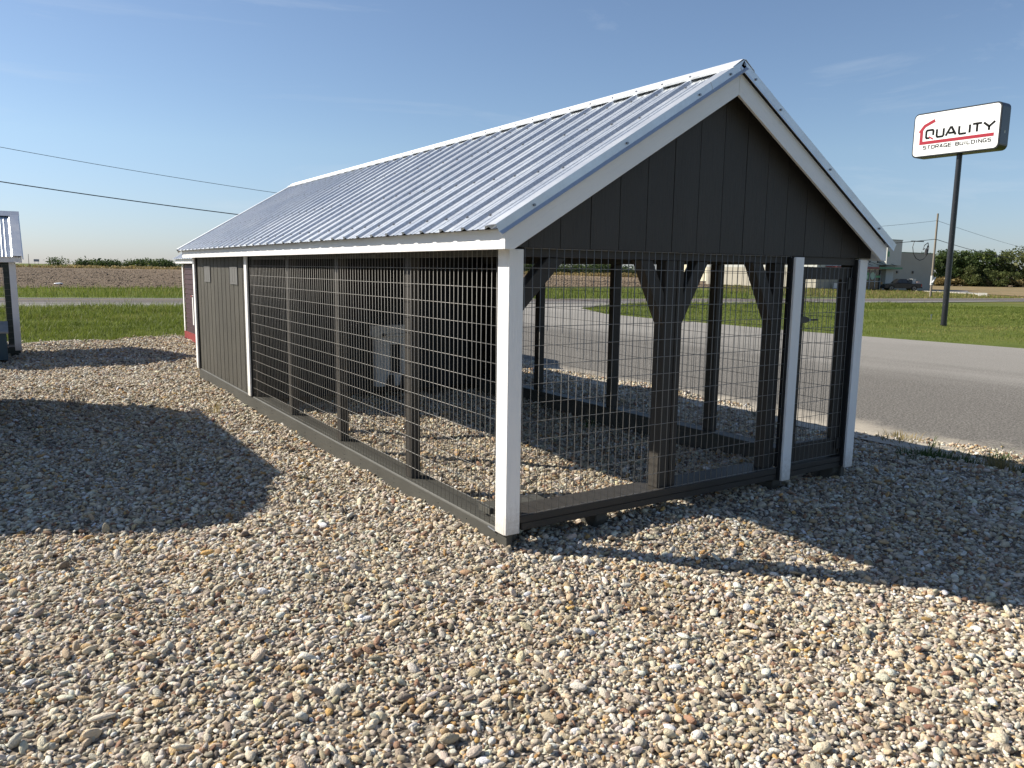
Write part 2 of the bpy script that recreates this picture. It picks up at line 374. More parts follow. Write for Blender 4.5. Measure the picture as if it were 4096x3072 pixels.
# gravel bed
ys = np.arange(-8, 15.6, .14); us = np.linspace(0, 1, 150)
edge = 5.27+.10*np.sin(ys*1.7)+.07*np.sin(ys*4.1+1)+np.where(ys > 10, 0, 0)
Yg, Ug = np.meshgrid(ys, us, indexing='ij'); Xg = -15+(edge[:, None]+15)*Ug
topn = .25*np.sin(Xg*1.3)+.15*np.sin(Xg*3.7)
Yg = np.where(Yg > 15.2, Yg+topn, Yg)
gr = grid_sheet('gravel', Xg, Yg, H(Xg, Yg)+und(Xg, Yg)+.004, M['gravel_bed'])

# ------------------------------------------------------------------ scatter tools
hidden = bpy.data.collections.new('pebble shapes')
def rock(name, seed, m, sub=2, flat=.55, rough=.16):
    import bmesh
    rg = np.random.default_rng(seed); bm = bmesh.new(); bmesh.ops.create_icosphere(bm, subdivisions=sub, radius=1)
    ks = rg.normal(size=(7, 3))*1.5; ph = rg.uniform(0, 6, 7); cut = rg.normal(size=(5, 3)); cut /= np.linalg.norm(cut, axis=1)[:, None]; cd = rg.uniform(.62, .92, 5)
    el = rg.uniform(.7, 1.0)
    for v in bm.verts:
        p = np.array(v.co)
        s = 1+rough*sum(math.sin(ks[i]@p+ph[i]) for i in range(7))/2.4
        p = p*s
        for c, d in zip(cut, cd):
            e = p@c-d
            if e > 0: p = p-c*e*.85
        v.co = (p[0], p[1]*el, p[2]*flat)
    me = bpy.data.meshes.new(name); bm.to_mesh(me); bm.free()
    me.polygons.foreach_set('use_smooth', [True]*len(me.polygons)); me.materials.append(m)
    return bpy.data.objects.new(name, me)
def scatter(name, P, rot, scl, tint, shapes, kind='stuff'):
    me = bpy.data.meshes.new(name); n = len(P)
    me.vertices.add(n); me.vertices.foreach_set('co', P.astype(np.float32).ravel())
    a = me.attributes.new('rot', 'FLOAT_VECTOR', 'POINT'); a.data.foreach_set('vector', rot.astype(np.float32).ravel())
    a = me.attributes.new('scl', 'FLOAT_VECTOR', 'POINT'); a.data.foreach_set('vector', scl.astype(np.float32).ravel())
    a = me.attributes.new('tint', 'FLOAT_COLOR', 'POINT'); a.data.foreach_set('color', np.concatenate([tint, np.ones((n, 1))], 1).astype(np.float32).ravel())
    a = me.attributes.new('pick', 'INT', 'POINT'); a.data.foreach_set('value', rng.integers(0, len(shapes), n).astype(np.int32))
    o = bpy.data.objects.new(name, me); put(o); o['kind'] = kind
    c = bpy.data.collections.new(name+' shapes')
    for s in shapes: c.objects.link(s)
    ng = bpy.data.node_groups.new(name, 'GeometryNodeTree')
    ng.interface.new_socket('Geometry', in_out='INPUT', socket_type='NodeSocketGeometry'); ng.interface.new_socket('Geometry', in_out='OUTPUT', socket_type='NodeSocketGeometry')
    nd = ng.nodes; gi = nd.new('NodeGroupInput'); go = nd.new('NodeGroupOutput')
    ci = nd.new('GeometryNodeCollectionInfo'); ci.inputs['Collection'].default_value = c; ci.inputs['Separate Children'].default_value = True; ci.inputs['Reset Children'].default_value = True
    ip = nd.new('GeometryNodeInstanceOnPoints'); ip.inputs['Pick Instance'].default_value = True
    def at(nm, t):
        q = nd.new('GeometryNodeInputNamedAttribute'); q.data_type = t; q.inputs['Name'].default_value = nm; return [s for s in q.outputs if s.enabled][0] if False else q.outputs['Attribute']
    e2r = nd.new('FunctionNodeEulerToRotation')
    lk = ng.links; lk.new(gi.outputs[0], ip.inputs['Points']); lk.new(ci.outputs[0], ip.inputs['Instance'])
    lk.new(at('rot', 'FLOAT_VECTOR'), e2r.inputs[0]); lk.new(e2r.outputs[0], ip.inputs['Rotation'])
    lk.new(at('scl', 'FLOAT_VECTOR'), ip.inputs['Scale']); lk.new(at('pick', 'INT'), ip.inputs['Instance Index'])
    lk.new(ip.outputs[0], go.inputs[0])
    md = o.modifiers.new('scatter', 'NODES'); md.node_group = ng
    return o
PAL = np.array([(.62, .54, .41), (.72, .67, .57), (.56, .46, .31), (.50, .45, .37), (.40, .34, .26), (.50, .36, .20), (.28, .16, .10), (.52, .31, .11), (.18, .15, .125), (.67, .59, .46), (.33, .265, .195)])
PW = np.array([.19, .17, .14, .09, .09, .08, .06, .025, .045, .08, .04]); PW = PW/PW.sum()
pebs = [rock('pebble', s, M['stone'], 2, random.uniform(.45, .75), random.uniform(.1, .3)) for s in range(12)]
def pebble_points():
    out = []
    # (distance from the camera, stones per m2, median half length)
    for d0, d1, dens, size in ((1.3, 4.2, 7600, .0080), (4.2, 7.5, 5000, .0090), (7.5, 12, 3400, .0104), (12, 20.5, 1500, .0145)):
        half = .74
        n = int(dens*(half)*(d1*d1-d0*d0)*1.02)
        d = np.sqrt(rng.uniform(d0*d0, d1*d1, n)); r = rng.uniform(-half, half, n)*d
        x = CAM.x+.542*d+.840*r; y = CAM.y+.840*d-.542*r
        ed = 5.27+.10*np.sin(y*1.7)+.07*np.sin(y*4.1+1)
        ed = ed+rng.exponential(.05, n)-.05*rng.random(n)
        top = 15.25+.25*np.sin(x*1.3)+.15*np.sin(x*3.7)+rng.exponential(.08, n)
        ok = (x < ed) & (y < top) & (x > -15)
        # nothing under the closed back room
        ok &= ~((x > .3) & (x < 2.8) & (y > 5.7) & (y < 7.9))
        x, y, dd = x[ok], y[ok], d[ok]; m = len(x)
        s = size*np.exp(rng.normal(0, .38, m))
        out.append((x, y, s))
    x = np.concatenate([o[0] for o in out]); y = np.concatenate([o[1] for o in out]); s = np.concatenate([o[2] for o in out])
    n = len(x)
    big = rng.random(n) < .02; s = np.minimum(np.where(big, s*1.5, s), .027)
    z = H(x, y)+und(x, y)+s*rng.uniform(-.2, 1.05, n)
    scl = np.stack([s*rng.uniform(.85, 1.5, n), s*rng.uniform(.7, 1.1, n), s*rng.uniform(.75, 1.15, n)], -1)
    rot = np.stack([rng.normal(0, .42, n), rng.normal(0, .42, n), rng.uniform(0, 6.283, n)], -1)
    t = PAL[rng.choice(len(PAL), n, p=PW)]*np.exp(rng.normal(0, .20, (n, 1)))*np.exp(rng.normal(0, .03, (n, 3)))
    return np.stack([x, y, z], -1), rot, scl, np.clip(t*1.07, .03, .85)
P_, r_, s_, t_ = pebble_points(); print('pebbles', len(P_))
scatter('pebbles', P_, r_, s_, t_, pebs)

# soil clods and stubble on the field
clods = [rock('soil_clod', 100+s, M['clod'], 1, .6, .4) for s in range(5)]
n = 26000
d = np.exp(rng.uniform(math.log(52), math.log(240), n)); r = rng.uniform(-.68, .05, n)*d
r[n//2:] = rng.uniform(-.05, .30, n-n//2)*d[n//2:]
x = CAM.x+.542*d+.84*r; y = CAM.y+.84*d-.542*r
gl = np.interp(x, [p[0] for p in green], [p[1] for p in green]); ok = y > gl+.5*rng.exponential(1, n); x, y, d = x[ok], y[ok], d[ok]; n = len(x)
s = .045*np.exp(rng.normal(0, .4, n))*(d/60)**.55
tt = np.array([(.075, .053, .035), (.130, .095, .064), (.21, .16, .105), (.31, .25, .16)])[rng.choice(4, n, p=[.35, .35, .2, .1])]
scatter('field_clods', np.stack([x, y, H(x, y)+.03], -1), np.stack([rng.normal(0, .4, n), rng.normal(0, .4, n), rng.uniform(0, 6.28, n)], -1), np.stack([s*1.5, s, s*.8], -1), tt, clods)

# grass blades: joined sheets of single blades, one mesh per patch
def blades(name, x, y, h, w, m, lean=.45, tall=None, base=0.):
    n = len(x); z = H(x, y)-.02+base; a = rng.uniform(0, 6.283, n); hh = h*np.exp(rng.normal(0, .3, n))*np.clip(1+30*und(x*2.3+5, y*2.3), .35, 1.8)
    la = rng.uniform(0, 6.283, n); ll = rng.uniform(.1, 1, n)*lean*hh
    p0 = np.stack([x-np.cos(a)*w/2, y-np.sin(a)*w/2, z], -1); p1 = np.stack([x+np.cos(a)*w/2, y+np.sin(a)*w/2, z], -1)
    md = np.stack([x+np.cos(la)*ll*.35, y+np.sin(la)*ll*.35, z+hh*.6], -1)
    q0 = md-np.stack([np.cos(a), np.sin(a), 0*a], -1)*(w*.36)[:, None] if np.ndim(w) else md-np.stack([np.cos(a), np.sin(a), 0*a], -1)*w*.36
    q1 = md+(md-q0); tp = np.stack([x+np.cos(la)*ll, y+np.sin(la)*ll, z+hh], -1)
    v = np.stack([p0, p1, q1, q0, tp], 1).reshape(-1, 3); b = np.arange(n)[:, None]*5
    f = np.concatenate([b+[0, 1, 2], b+[0, 2, 3], b+[3, 2, 4]])
    sh = np.clip(rng.beta(2, 2.6, n)+9*und(x*.6, y*.9+3), 0, 1); sh = np.repeat(sh, 5)
    o = bpy.data.objects.new(name, fastmesh(name, v, f, m, sh)); put(o); o['kind'] = 'stuff'; return o
def polar(n, d0, d1, r0_, r1_, p=1.):
    d = d0+(d1-d0)*rng.random(n)**p; r = rng.uniform(r0_, r1_, n)*d
    return CAM.x+.542*d+.84*r, CAM.y+.84*d-.542*r, d
x, y, d = polar(60000, 15.5, 33, -.70, -.40)
top = 15.1+.25*np.sin(x*1.3)+.15*np.sin(x*3.7); sn = np.interp(x, [p[0] for p in near], [p[1] for p in near])
patch = und(x*.7, y*.7)
ok = (y > top+rng.exponential(.12, len(x))-.1) & (y < sn-.05); x, y, d = x[ok], y[ok], d[ok]
blades('lawn_grass', x, y, np.where(y > 23, .12, .065)*(1+7*und(x, y)), .010*(d/18), M['blade'], .9)
x, y, d = polar(150000, 19, 47, -.02, .74, .8)
dx = np.interp(y, [p[1] for p in dr], [p[0] for p in dr]); sn = np.interp(x, [p[0] for p in near], [p[1] for p in near])
ok = (x > dx+rng.exponential(.06, len(x))) & (y < sn-.1); x, y, d = x[ok], y[ok], d[ok]
tl = np.where(y > sn[ok]-4.5, .085, .038)
blades('mown_lawn_grass', x, y, tl, .009*(d/18), M['blade'], .6)
x, y, d = polar(60000, 36, 70, -.70, .30)
fl = np.interp(x, [p[0] for p in farl], [p[1] for p in farl]); gl = np.interp(x, [p[0] for p in green], [p[1] for p in green])
ok = (y > fl+.1) & (y < gl+rng.exponential(.8, len(x))); x, y, d = x[ok], y[ok], d[ok]
blades('verge_grass', x, y, .15, .010*(d/18), M['blade'])
x, y, d = polar(52000, 62, 122, .25, .70)
fl = np.interp(x, [p[0] for p in farl], [p[1] for p in farl]); kb = np.interp(y, [46.3, 51.3, 58.4, 64.9, 71, 75.5, 130], [98, 106.5, 111.5, 115.2, 118, 118.4, 150])
ok = (y > fl+.1) & (x < kb-.3) & ((y < 60) | (x > 60)); x, y, d = x[ok], y[ok], d[ok]
dry = rng.random(len(x)) < .55
blades('bank_grass', x[~dry], y[~dry], .14, .010*(d[~dry]/18), M['blade']); blades('bank_dry_grass', x[dry], y[dry], .13, .010*(d[dry]/18), M['dryblade'])

# ------------------------------------------------------------------ THE KENNEL
K = thing('dog_kennel', 'charcoal kennel building with wire mesh run, white trim and ribbed metal roof', 'kennel', (0, 0, 0))
W, LN = 3.05, 8.16
ZT = 1.533; SL = .60; ANG = math.atan(SL); cA, sA = math.cos(ANG), math.sin(ANG)
RX, RZ = W/2, 2.655
Y0, Y1 = -.125, 8.44
def rp_(side, s, h, y): return (RX+side*(s*cA+h*sA), y, RZ-s*sA+h*cA)
def zroof(x, h=0.): return RZ-abs(x-RX)*SL+h/cA
SLEN = (RX+.156)/cA
# skids
for i, (a, b) in enumerate(((.022, .111), (.669, .758), (2.25, 2.34), (2.93, 3.02))):
    ye = 8.05 if i in (0, 3) else .34
    MB().prism([(.055, .004), (.055, -.045), (.095, -.10), (ye, -.10-.14*ye/8), (ye, .0)], 'x', a, b).build('skid', M['char_y'], K, bevel=.006)
    if i in (1, 2): MB().prism([(5.3, .0), (5.3, -.20), (8.05, -.24), (8.05, .0)], 'x', a, b).build('skid', M['char_y'], K, bevel=.006)
# base frame
bx('base_beam', M['char_x'], K, .05, 2.23, .012, .165, .0505, .092, bevel=.004)
bx('base_beam', M['char_x'], K, .115, 3.03, .020, .12, .006, .047, bevel=.004)
bx('base_beam', M['char_x'], K, .13, 2.22, .180, .262, .042, .078, bevel=.004)
bx('base_beam', M['char_x'], K, 2.345, 2.955, .016, .12, .050, .089, bevel=.004)
bx('skirt_board', M['char_y'], K, .020, .058, .02, LN-.02, -.215, -.003, bevel=.004)
bx('sill_plank', M['char_y'], K, .0605, .200, .17, 5.29, -.040, .004, bevel=.004)
bx('sill_plank', M['char_y'], K, 2.885, 3.03, .125, LN-.02, .006, .050, bevel=.004)
bx('skirt_board', M['char_y'], K, 2.992, 3.03, .03, LN-.02, -.26, .0035)
bx('inner_joist', M['char_y'], K, 2.897, 2.935, .17, 5.29, -.16, .0045)
bx('corner_block', M['char_y'], K, .062, .46, .27, .40, .030, .072, bevel=.004)
bx('corner_block', M['char_y'], K, .062, .19, .185, .265, .006, .040, bevel=.004)
# posts
def post(x0, x1, y0, y1, z0, z1, m='char_z'): return bx('post', M[m], K, x0, x1, y0, y1, z0, z1, bevel=.004)
post(.0205, .105, .0205, .105, .0, 1.496)
post(1.140, 1.231, .045, .135, .093, 1.496); post(1.237, 1.292, .045, .135, .093, 1.496)
post(2.130, 2.222, .045, .135, .093, 1.496)
post(2.957, 3.03, .062, .135, .051, 1.496)
for y in (1.300, 2.640, 3.960):
    post(.055, .127, y-.0, y+.088, .0045, 1.496); post(2.925, 3.005, y-.02, y+.07, .0505, 1.496)
post(.055, .127, 5.20, 5.288, .0045, 1.496); post(2.925, 3.005, 4.88, 4.96, .0505, 1.496); bx('wall_backing', M['black_paint_and_shade'], K, 3.012, 3.018, 4.90, 5.285, .051, 1.495)
# top plates
bx('top_plate', M['char_x'], K, .102, 2.955, .040, .1345, 1.4965, 1.555)
bx('top_plate', M['char_y'], K, .045, .128, .136, 5.29, 1.4965, 1.60)
bx('top_plate', M['char_y'], K, 2.925, 3.015, .136, 5.29, 1.4965, 1.60)
bx('top_plate', M['black_paint_and_shade'], K, .128, 2.925, 5.20, 5.285, 1.4965, 1.60)
bx('door_header', M['char_x'], K, 2.335, 2.955, .020, .0385, 1.492, 1.5415)
# knee braces
def brace(x0, z0, x1, z1, w=.088):
    a = Vector((x0, .090, z0)); b = Vector((x1, .090, z1))
    d = (b-a).normalized(); n = Vector((-d.z, 0, d.x))
    def hit_z(p, zz): t = (zz-p.z)/d.z; return p+d*t
    def hit_x(p, xx): t = (xx-p.x)/d.x; return p+d*t
    p1, p2 = a+n*w/2, a-n*w/2
    q = [hit_z(p1, 1.4945), hit_x(p1, x1), hit_x(p2, x1), hit_z(p2, 1.4945)]
    return MB().prism([(v.x, v.z) for v in q], 'y', .050, .128).build('knee_brace', M['char_x'], K, bevel=.004)
brace(.340, 1.495, .1055, 1.255); brace(.985, 1.495, 1.1395, 1.20); brace(1.455, 1.495, 1.293, 1.20); brace(1.955, 1.495, 2.1295, 1.18)
# wire mesh
def mesh_panel(u0, u1, du, z0, z1, dz, plane, c, parent, wr=.0019, zoff=0.):
    k = MB()
    def P(u, z, o=0): return (u, c+o, z) if plane == 'y' else (c+o, u, z)
    nu = int(round((u1-u0)/du)); nz_ = int(round((z1-z0)/dz))
    for i in range(nu+1):
        u = u0+i*du+random.uniform(-.0018, .0018); k.tube([P(u, z0-.004), P(u+random.uniform(-.002, .002), (z0+z1)/2, random.uniform(-.002, .002)), P(u+random.uniform(-.0015, .0015), z1+.004)], wr, 5)
    for j in range(nz_+1):
        z = z1-j*dz; pts = [P(u0+(u1-u0)*t/6-.004+.008*t/6, z+random.uniform(-.0015, .0015), wr*1.7*(1 if plane == 'y' else 1)) for t in range(7)]
        k.tube(pts, wr, 5)
    return k.build('wire_mesh_panel', M['wire'], parent, smooth=True)
mesh_panel(.105, 2.232, .0508, .0985, 1.5391, .1029, 'y', .012, K)
mesh_panel(.115, 5.27, .0534, -.001, 1.532, .1022, 'x', .030, K)
mesh_panel(.15, 4.88, .0534, .060, 1.530, .105, 'x', 3.033, K)
# mesh door
D = K
bx('door_rail', M['char_x'], K, 2.447, 2.852, .040, .075, 1.391, 1.474, bevel=.003)
bx('door_rail', M['char_x'], K, 2.447, 2.852, .040, .075, .098, .234, bevel=.003)
bx('door_stile', M['char_z'], K, 2.400, 2.4465, .040, .075, .098, 1.474, bevel=.003)
bx('door_stile', M['char_z'], K, 2.8525, 2.945, .040, .075, .098, 1.474, bevel=.003)
mesh_panel(2.392, 2.941, .0499, .106, 1.474, .1052, 'y', .030, K)
for z0 in (1.32, .15): bx('door_hinge', M['black'], K, 2.895, 2.962, .018, .0265, z0, z0+.085)
h = MB(); h.prism([(2.335, 1.095), (2.335, 1.138), (2.405, 1.138), (2.44, 1.126), (2.44, 1.104), (2.405, 1.095)], 'y', -.014, .008); h.box(2.43, 2.532, -.014, -.004, 1.108, 1.121)
h = h.build('door_latch', M['black'], K, bevel=.002)
MB().tube([(2.441, -.017, 1.114), (2.441, -.013, 1.114)], .009, 10).build('bolt', M['screw'], h)
# white trim
def trim(name, m, *a, **k): return bx(name, M[m], K, *a, bevel=.002, **k)
trim('corner_trim', 'white_z', .0, .018, .0185, .112, -.004, ZT)
trim('corner_trim', 'white_z', .0, .089, .0, .018, .000, ZT)
trim('batten', 'white_z', 2.248, 2.336, -.020, -.001, .002, ZT+.004); bx('batten_backing', M['black_paint_and_shade'], K, 2.236, 2.334, -.0008, .038, .006, ZT)
trim('corner_trim', 'white_z', 2.962, 3.05, -.020, -.002, .008, ZT); bx('batten_backing', M['black_paint_and_shade'], K, 2.950, 3.03, -.0015, .0385, .02, ZT)
bx('batten_backing', M['black_paint_and_shade'], K, 3.0305, 3.048, .0, .12, .02, ZT)
trim('batten', 'white_z', .0, .018, 5.290, 5.393, .002, ZT); bx('batten_backing', M['black_paint_and_shade'], K, .0185, .048, 5.285, 5.39, .0, ZT)
trim('corner_trim', 'white_z', -.002, .018, 8.085, 8.19, -.004, ZT); bx('batten_backing', M['black_paint_and_shade'], K, .0185, .052, 8.06, 8.16, .0, ZT)
# closed back room
yb = 5.40; g = .2055
cnt = 0
yy = yb
while yy < 8.05:
    y2 = min(yy+g, 8.055)
    bx('siding_board', M['char_side'], K, .0355, .048, yy+.010, y2-.010, .0, ZT+.03); yy += g
bx('wall_backing', M['black_paint_and_shade'], K, .049, .055, 5.395, 8.06, .0, ZT+.03)
for i in range(14):
    a = .06+i*.209; b = min(a+.205, 2.98)
    xm = (a+b)/2; z1 = min(zroof(a, -.06), zroof(b, -.06))
    MB().prism([(a, -.05), (b, -.05), (b, zroof(b, -.06)), (RX, zroof(RX, -.06)), (a, zroof(a, -.06))] if a < RX < b else [(a, -.05), (b, -.05), (b, zroof(b, -.06)), (a, zroof(a, -.06))], 'y', 5.290, 5.304).build('partition_board', M['black_paint_and_shade'], K)  # charcoal boards turned near-black: interior shade put into the colour
bx('partition_backing', M['black_paint_and_shade'], K, .06, 2.99, 5.306, 5.312, -.05, 1.70)
for i in range(16):
    a = 4.90+i*.209; b_ = a; bx('siding_board', M['black_paint_and_shade'] if a < 5.3 else M['char_z'], K, 3.0312, 3.044, a, min(a+.204, 8.05), .052, 1.60)  # boards inside the run blackened to stand in for shade
for i in range(14):
    a = .06+i*.209; b = min(a+.204, 2.98)
    MB().prism([(a, .0), (b, .0), (b, zroof(b, -.06)), (RX, zroof(RX, -.06)), (a, zroof(a, -.06))] if a < RX < b else [(a, .0), (b, .0), (b, zroof(b, -.06)), (a, zroof(a, -.06))], 'y', 8.062, 8.075).build('siding_board', M['char_z'], K)
# wall vents
VG = simple('vent_grey', (.13, .13, .125), (.17, .17, .165), 4, .7)
for y0 in (5.80, 7.22):
    k = MB()
    fr = MB().box(.024, .034, y0, y0+.36, 1.215, 1.235).box(.024, .034, y0, y0+.36, 1.403, 1.413)
    for t in range(4): fr.box(.024, .034, y0+t*.1167, y0+t*.1167+.010, 1.2355, 1.4025)
    fo = fr.build('wall_vent', VG, K)
    for i in range(14):
        z = 1.239+i*.0118; k.bar((.030, y0+.01, z), (.030, y0+.35, z), .0085, .010, (.8, 0, -.6))
    k.build('louvres', VG, fo)
# gable boards
g0, gs = .1243, .2032
ed = [-.075]+[g0+i*gs for i in range(15)]+[3.125]
for i in range(16):
    a, b = ed[i]+.0022, ed[i+1]-.0022
    zt = lambda x: max(zroof(x, -.075), 1.5435)
    poly = [(a, 1.5435), (b, 1.5435), (b, zt(b)+.0)]+([(RX, zt(RX))] if a < RX < b else [])+[(a, zt(a))]
    if zt(a) <= 1.544 and i == 0: poly = [(a+.03, 1.5435), (b, 1.5435), (b, zt(b))]
    MB().prism(poly, 'y', .008+.0006*(i % 3), .0195).build('gable_board', M['char_z'], K)
MB().prism([(-.03, 1.556), (3.08, 1.556), (RX, zroof(RX, -.08))], 'y', .0205, .028).build('gable_backing', M['black_paint_and_shade'], K)
# rake boards (local x runs down the slope so the grain follows the board)
def rake(side, y0, y1, name='rake_board'):
    h0, h1 = -.050, -.163
    L1 = SLEN-.02
    # polygon in (x,z) world, mitred at the ridge and cut plumb/level at the eave
    xo = RX+side*(RX+.09)
    top = lambda x: zroof(x, h0); bot = lambda x: zroof(x, h1)
    xb = RX+side*((bot(RX)-1.527)/SL)
    pts = [(RX+side*.0006, top(RX)), (xo, top(xo)), (xo, 1.527), (xb, 1.527), (RX+side*.0006, bot(RX))]
    rot = side*ANG; me = MB(); c_, s_2 = math.cos(rot), math.sin(rot)
    loc = [((px-RX)*c_-(pz-RZ)*s_2, (px-RX)*s_2+(pz-RZ)*c_) for px, pz in pts]
    o = me.prism(loc, 'y', y0, y1).build(name, M['white_x'], K, bevel=.002)
    o.location = (RX, 0, RZ); o.rotation_euler = (0, rot, 0); return o
for sd in (-1, 1): rake(sd, -.100, -.081); rake(sd, 8.40, 8.419)
# fascias along the eaves, soffits
bx('eave_fascia', M['white_y'], K, -.090, -.071, -.080, 8.395, 1.527, 1.628, bevel=.002)
bx('eave_fascia', M['white_y'], K, 3.121, 3.140, -.080, 8.395, 1.527, 1.628, bevel=.002)
bx('soffit', M['white_y'], K, -.070, .034, .03, 8.39, 1.5365, 1.546); bx('soffit', M['white_y'], K, 3.016, 3.120, .03, 8.39, 1.5365, 1.546)
for sd in (-1, 1):
    k = MB(); q = [rp_(sd, s, h, 0) for s, h in ((.02, -.062), (SLEN-.10, -.062), (SLEN-.10, -.052), (.02, -.052))]
    k.prism([(p[0], p[2]) for p in q], 'y', -.080, .007).build('rake_soffit', M['char_x'], K)
# ribbed roof sheets
PER = .2464; RIB0 = .225
def profile(ya, yb_):
    pts = []
    k0 = int(math.floor((ya-RIB0)/PER))-1; k1 = int(math.ceil((yb_-RIB0)/PER))+1
    for kx in range(k0, k1+1):
        c = RIB0+kx*PER
        for dy, hh in ((-.031, 0), (-.013, .019), (.013, .019), (.031, 0), (.085, 0), (.091, .0035), (.103, .0035), (.109, 0), (.139, 0), (.145, .0035), (.157, .0035), (.163, 0)):
            pts.append((c+dy, hh))
    ysv = [p[0] for p in pts]; hs = [p[1] for p in pts]
    inner = [p for p in pts if ya < p[0] < yb_]
    return [(ya, float(np.interp(ya, ysv, hs)))]+inner+[(yb_, float(np.interp(yb_, ysv, hs)))]
def roof_sheet(side, ya, yb_, parent, rpf, s0, s1, hb, name='roof_sheet', m=None):
    pr = profile(ya, yb_); k = MB(); n = len(pr)
    v = [rpf(side, s0, hb+h, y) for y, h in pr]+[rpf(side, s1, hb+h, y) for y, h in pr]
    th = .0016
    v += [rpf(side, s0, hb+h-th, y) for y, h in pr]+[rpf(side, s1, hb+h-th, y) for y, h in pr]
    f = []
    for i in range(n-1):
        f += [(i, i+1, n+i+1, n+i), (2*n+i, 3*n+i, 3*n+i+1, 2*n+i+1), (n+i, n+i+1, 3*n+i+1, 3*n+i), (i, 2*n+i, 2*n+i+1, i+1)]
    f += [(0, n, 3*n, 2*n), (n-1, 3*n-1, 4*n-1, 2*n-1)]
    k.add(v, f); return k.build(name, m or M['galv'], parent)
cuts = [-.105]+[RIB0-.10+PER*4*i for i in range(1, 9)]+[8.415]
for sd in (-1, 1):
    for a, b in zip(cuts[:-1], cuts[1:]): roof_sheet(sd, a+.0004, b-.0004, K, rp_, .03, SLEN, -.024)
# plywood deck under the sheets so no light leaks
for sd in (-1, 1):
    q = [rp_(sd, s, h, 0) for s, h in ((.03, -.034), (SLEN-.055, -.034), (SLEN-.055, -.0265), (.03, -.0265))]
    MB().prism([(p[0], p[2]) for p in q], 'y', -.079, 8.395).build('roof_deck', M['black_paint_and_shade'], K)
# screws on the ribs
k = MB(); 
for sd in (-1, 1):
    for s in (.20, .62, 1.255, 1.80):
        for i in range(34):
            y = RIB0+i*PER-.042+random.uniform(-.004, .004)
            if y > 8.36: continue
            a = rp_(sd, s, -.0235, y); b = rp_(sd, s, -.0155, y); k.tube([a, b], .0075, 6)
k.build('screws', M['screw'], K, kind='stuff')
# ridge cap
k = MB(); y = Y0-.004; y1_ = Y1+.0
sec = [(-1, .106, -.006), (-1, .104, .006), (-1, .012, .012), (1, .012, .012), (1, .104, .006), (1, .106, -.006), (1, .102, .0035), (1, .010, .009), (-1, .010, .009), (-1, .102, .0035)]
p2 = [rp_(a, b, c_, 0) for a, b, c_ in sec]
MB().prism([(p[0], p[2]) for p in p2], 'y', y, y1_).build('ridge_cap', M['cap'], K)
k = MB()
for sd in (-1, 1):
    for i in range(34):
        yy = RIB0+i*PER
        if yy < 8.36: k.tube([rp_(sd, .090, .006, yy), rp_(sd, .090, .014, yy)], .0065, 6)
k.build('ridge_screws', M['screw'], K, kind='stuff')
# metal rake trim: top flange, face and kicked-out hem
def rake_trim(side, ya, sgn, s0, s1):
    hk = .016 if side < 0 else .002
    sec = [(ya-sgn*.085, .001), (ya, .002), (ya, -.040), (ya+sgn*hk, -.055), (ya+sgn*(hk-.001), -.0565), (ya-sgn*.0015, -.0415), (ya-sgn*.0015, .0), (ya-sgn*.085, -.0005)]
    n = len(sec); v = [rp_(side, s0, h, y) for y, h in sec]+[rp_(side, s1, h, y) for y, h in sec]
    k = MB().add(v, [tuple(range(n)), tuple(range(2*n-1, n-1, -1))]+[(i, (i+1) % n, (i+1) % n+n, i+n) for i in range(n)])
    return k.build('rake_trim', M['galv_trim'], K)
for sd in (-1, 1):
    rake_trim(sd, Y0, -1, .30, SLEN+.006); rake_trim(sd, Y0-.0015, -1, .0, .31)
    rake_trim(sd, Y1, 1, .0, SLEN+.006)
k = MB()
for sd in (-1, 1):
    for s in (.14, .42, 1.03, 1.72): k.tube([rp_(sd, s, -.025, Y0-.0015), rp_(sd, s, -.025, Y0-.008)], .0070, 8)
k.tube([(RX, Y0-.002, RZ-.025), (RX, Y0-.010, RZ-.025)], .0085, 8).build('trim_screws', M['screw'], K, kind='stuff')
# little nail heads along the skirt, in pairs and threes
k = MB()
for i in range(24):
    y = .14+i*.335+random.uniform(-.05, .05)
    for j in range(random.choice((2, 3, 3))): k.tube([(.0203, y+random.uniform(-.006, .006), -.035-.032*j), (.0188, y, -.035-.032*j)], .0035, 5)
k.build('skirt_nails', M['black'], K, kind='stuff')
k = MB().tube([(.012, .125, -.012), (.012, .20, -.004)], .006, 8)
k.build('pipe_bracket', M['screw'], K)

# dog door panel leaning against the partition inside
dd = thing('dog_door_panel', 'grey plastic dog door panel against the dark partition inside the kennel run', 'dog door', (1.40, 5.28, .02))
gp_ = simple('grey_plastic', (.55, .53, .50), (.60, .58, .55), 3, .6)
bk = M['black']
def bl(name, m, x0, x1, y0, y1, z0, z1, par=dd): return bx(name, m, par, x0, x1, y0, y1, z0, z1, bevel=.003)
bl('side_panel', gp_, .045, .225, -.10, -.002, .0, .60); bl('side_panel', gp_, .375, .49, -.10, -.002, .0, .60)
bl('top_hood', gp_, .0, .49, -.14, -.002, .602, .735); bl('front_lip', gp_, .2255, .3745, -.10, -.002, .602-.10, .601)
bl('threshold', gp_, .2255, .3745, -.10, -.002, .0, .15); bl('flap', bk, .2255, .3745, -.03, -.004, .151, .50)
bl('seam', bk, .12, .47, -.1425, -.1405, .628, .634); bl('latch', bk, .105, .15, -.15, -.1405, .57+.035, .64)
for xx in (.19, .37):
    MB().prism([(xx-.03, .0), (xx+.09, .0), (xx+.07, .14), (xx+.01, .14)], 'y', -.115, -.101).build('foot', bk, dd, bevel=.002)

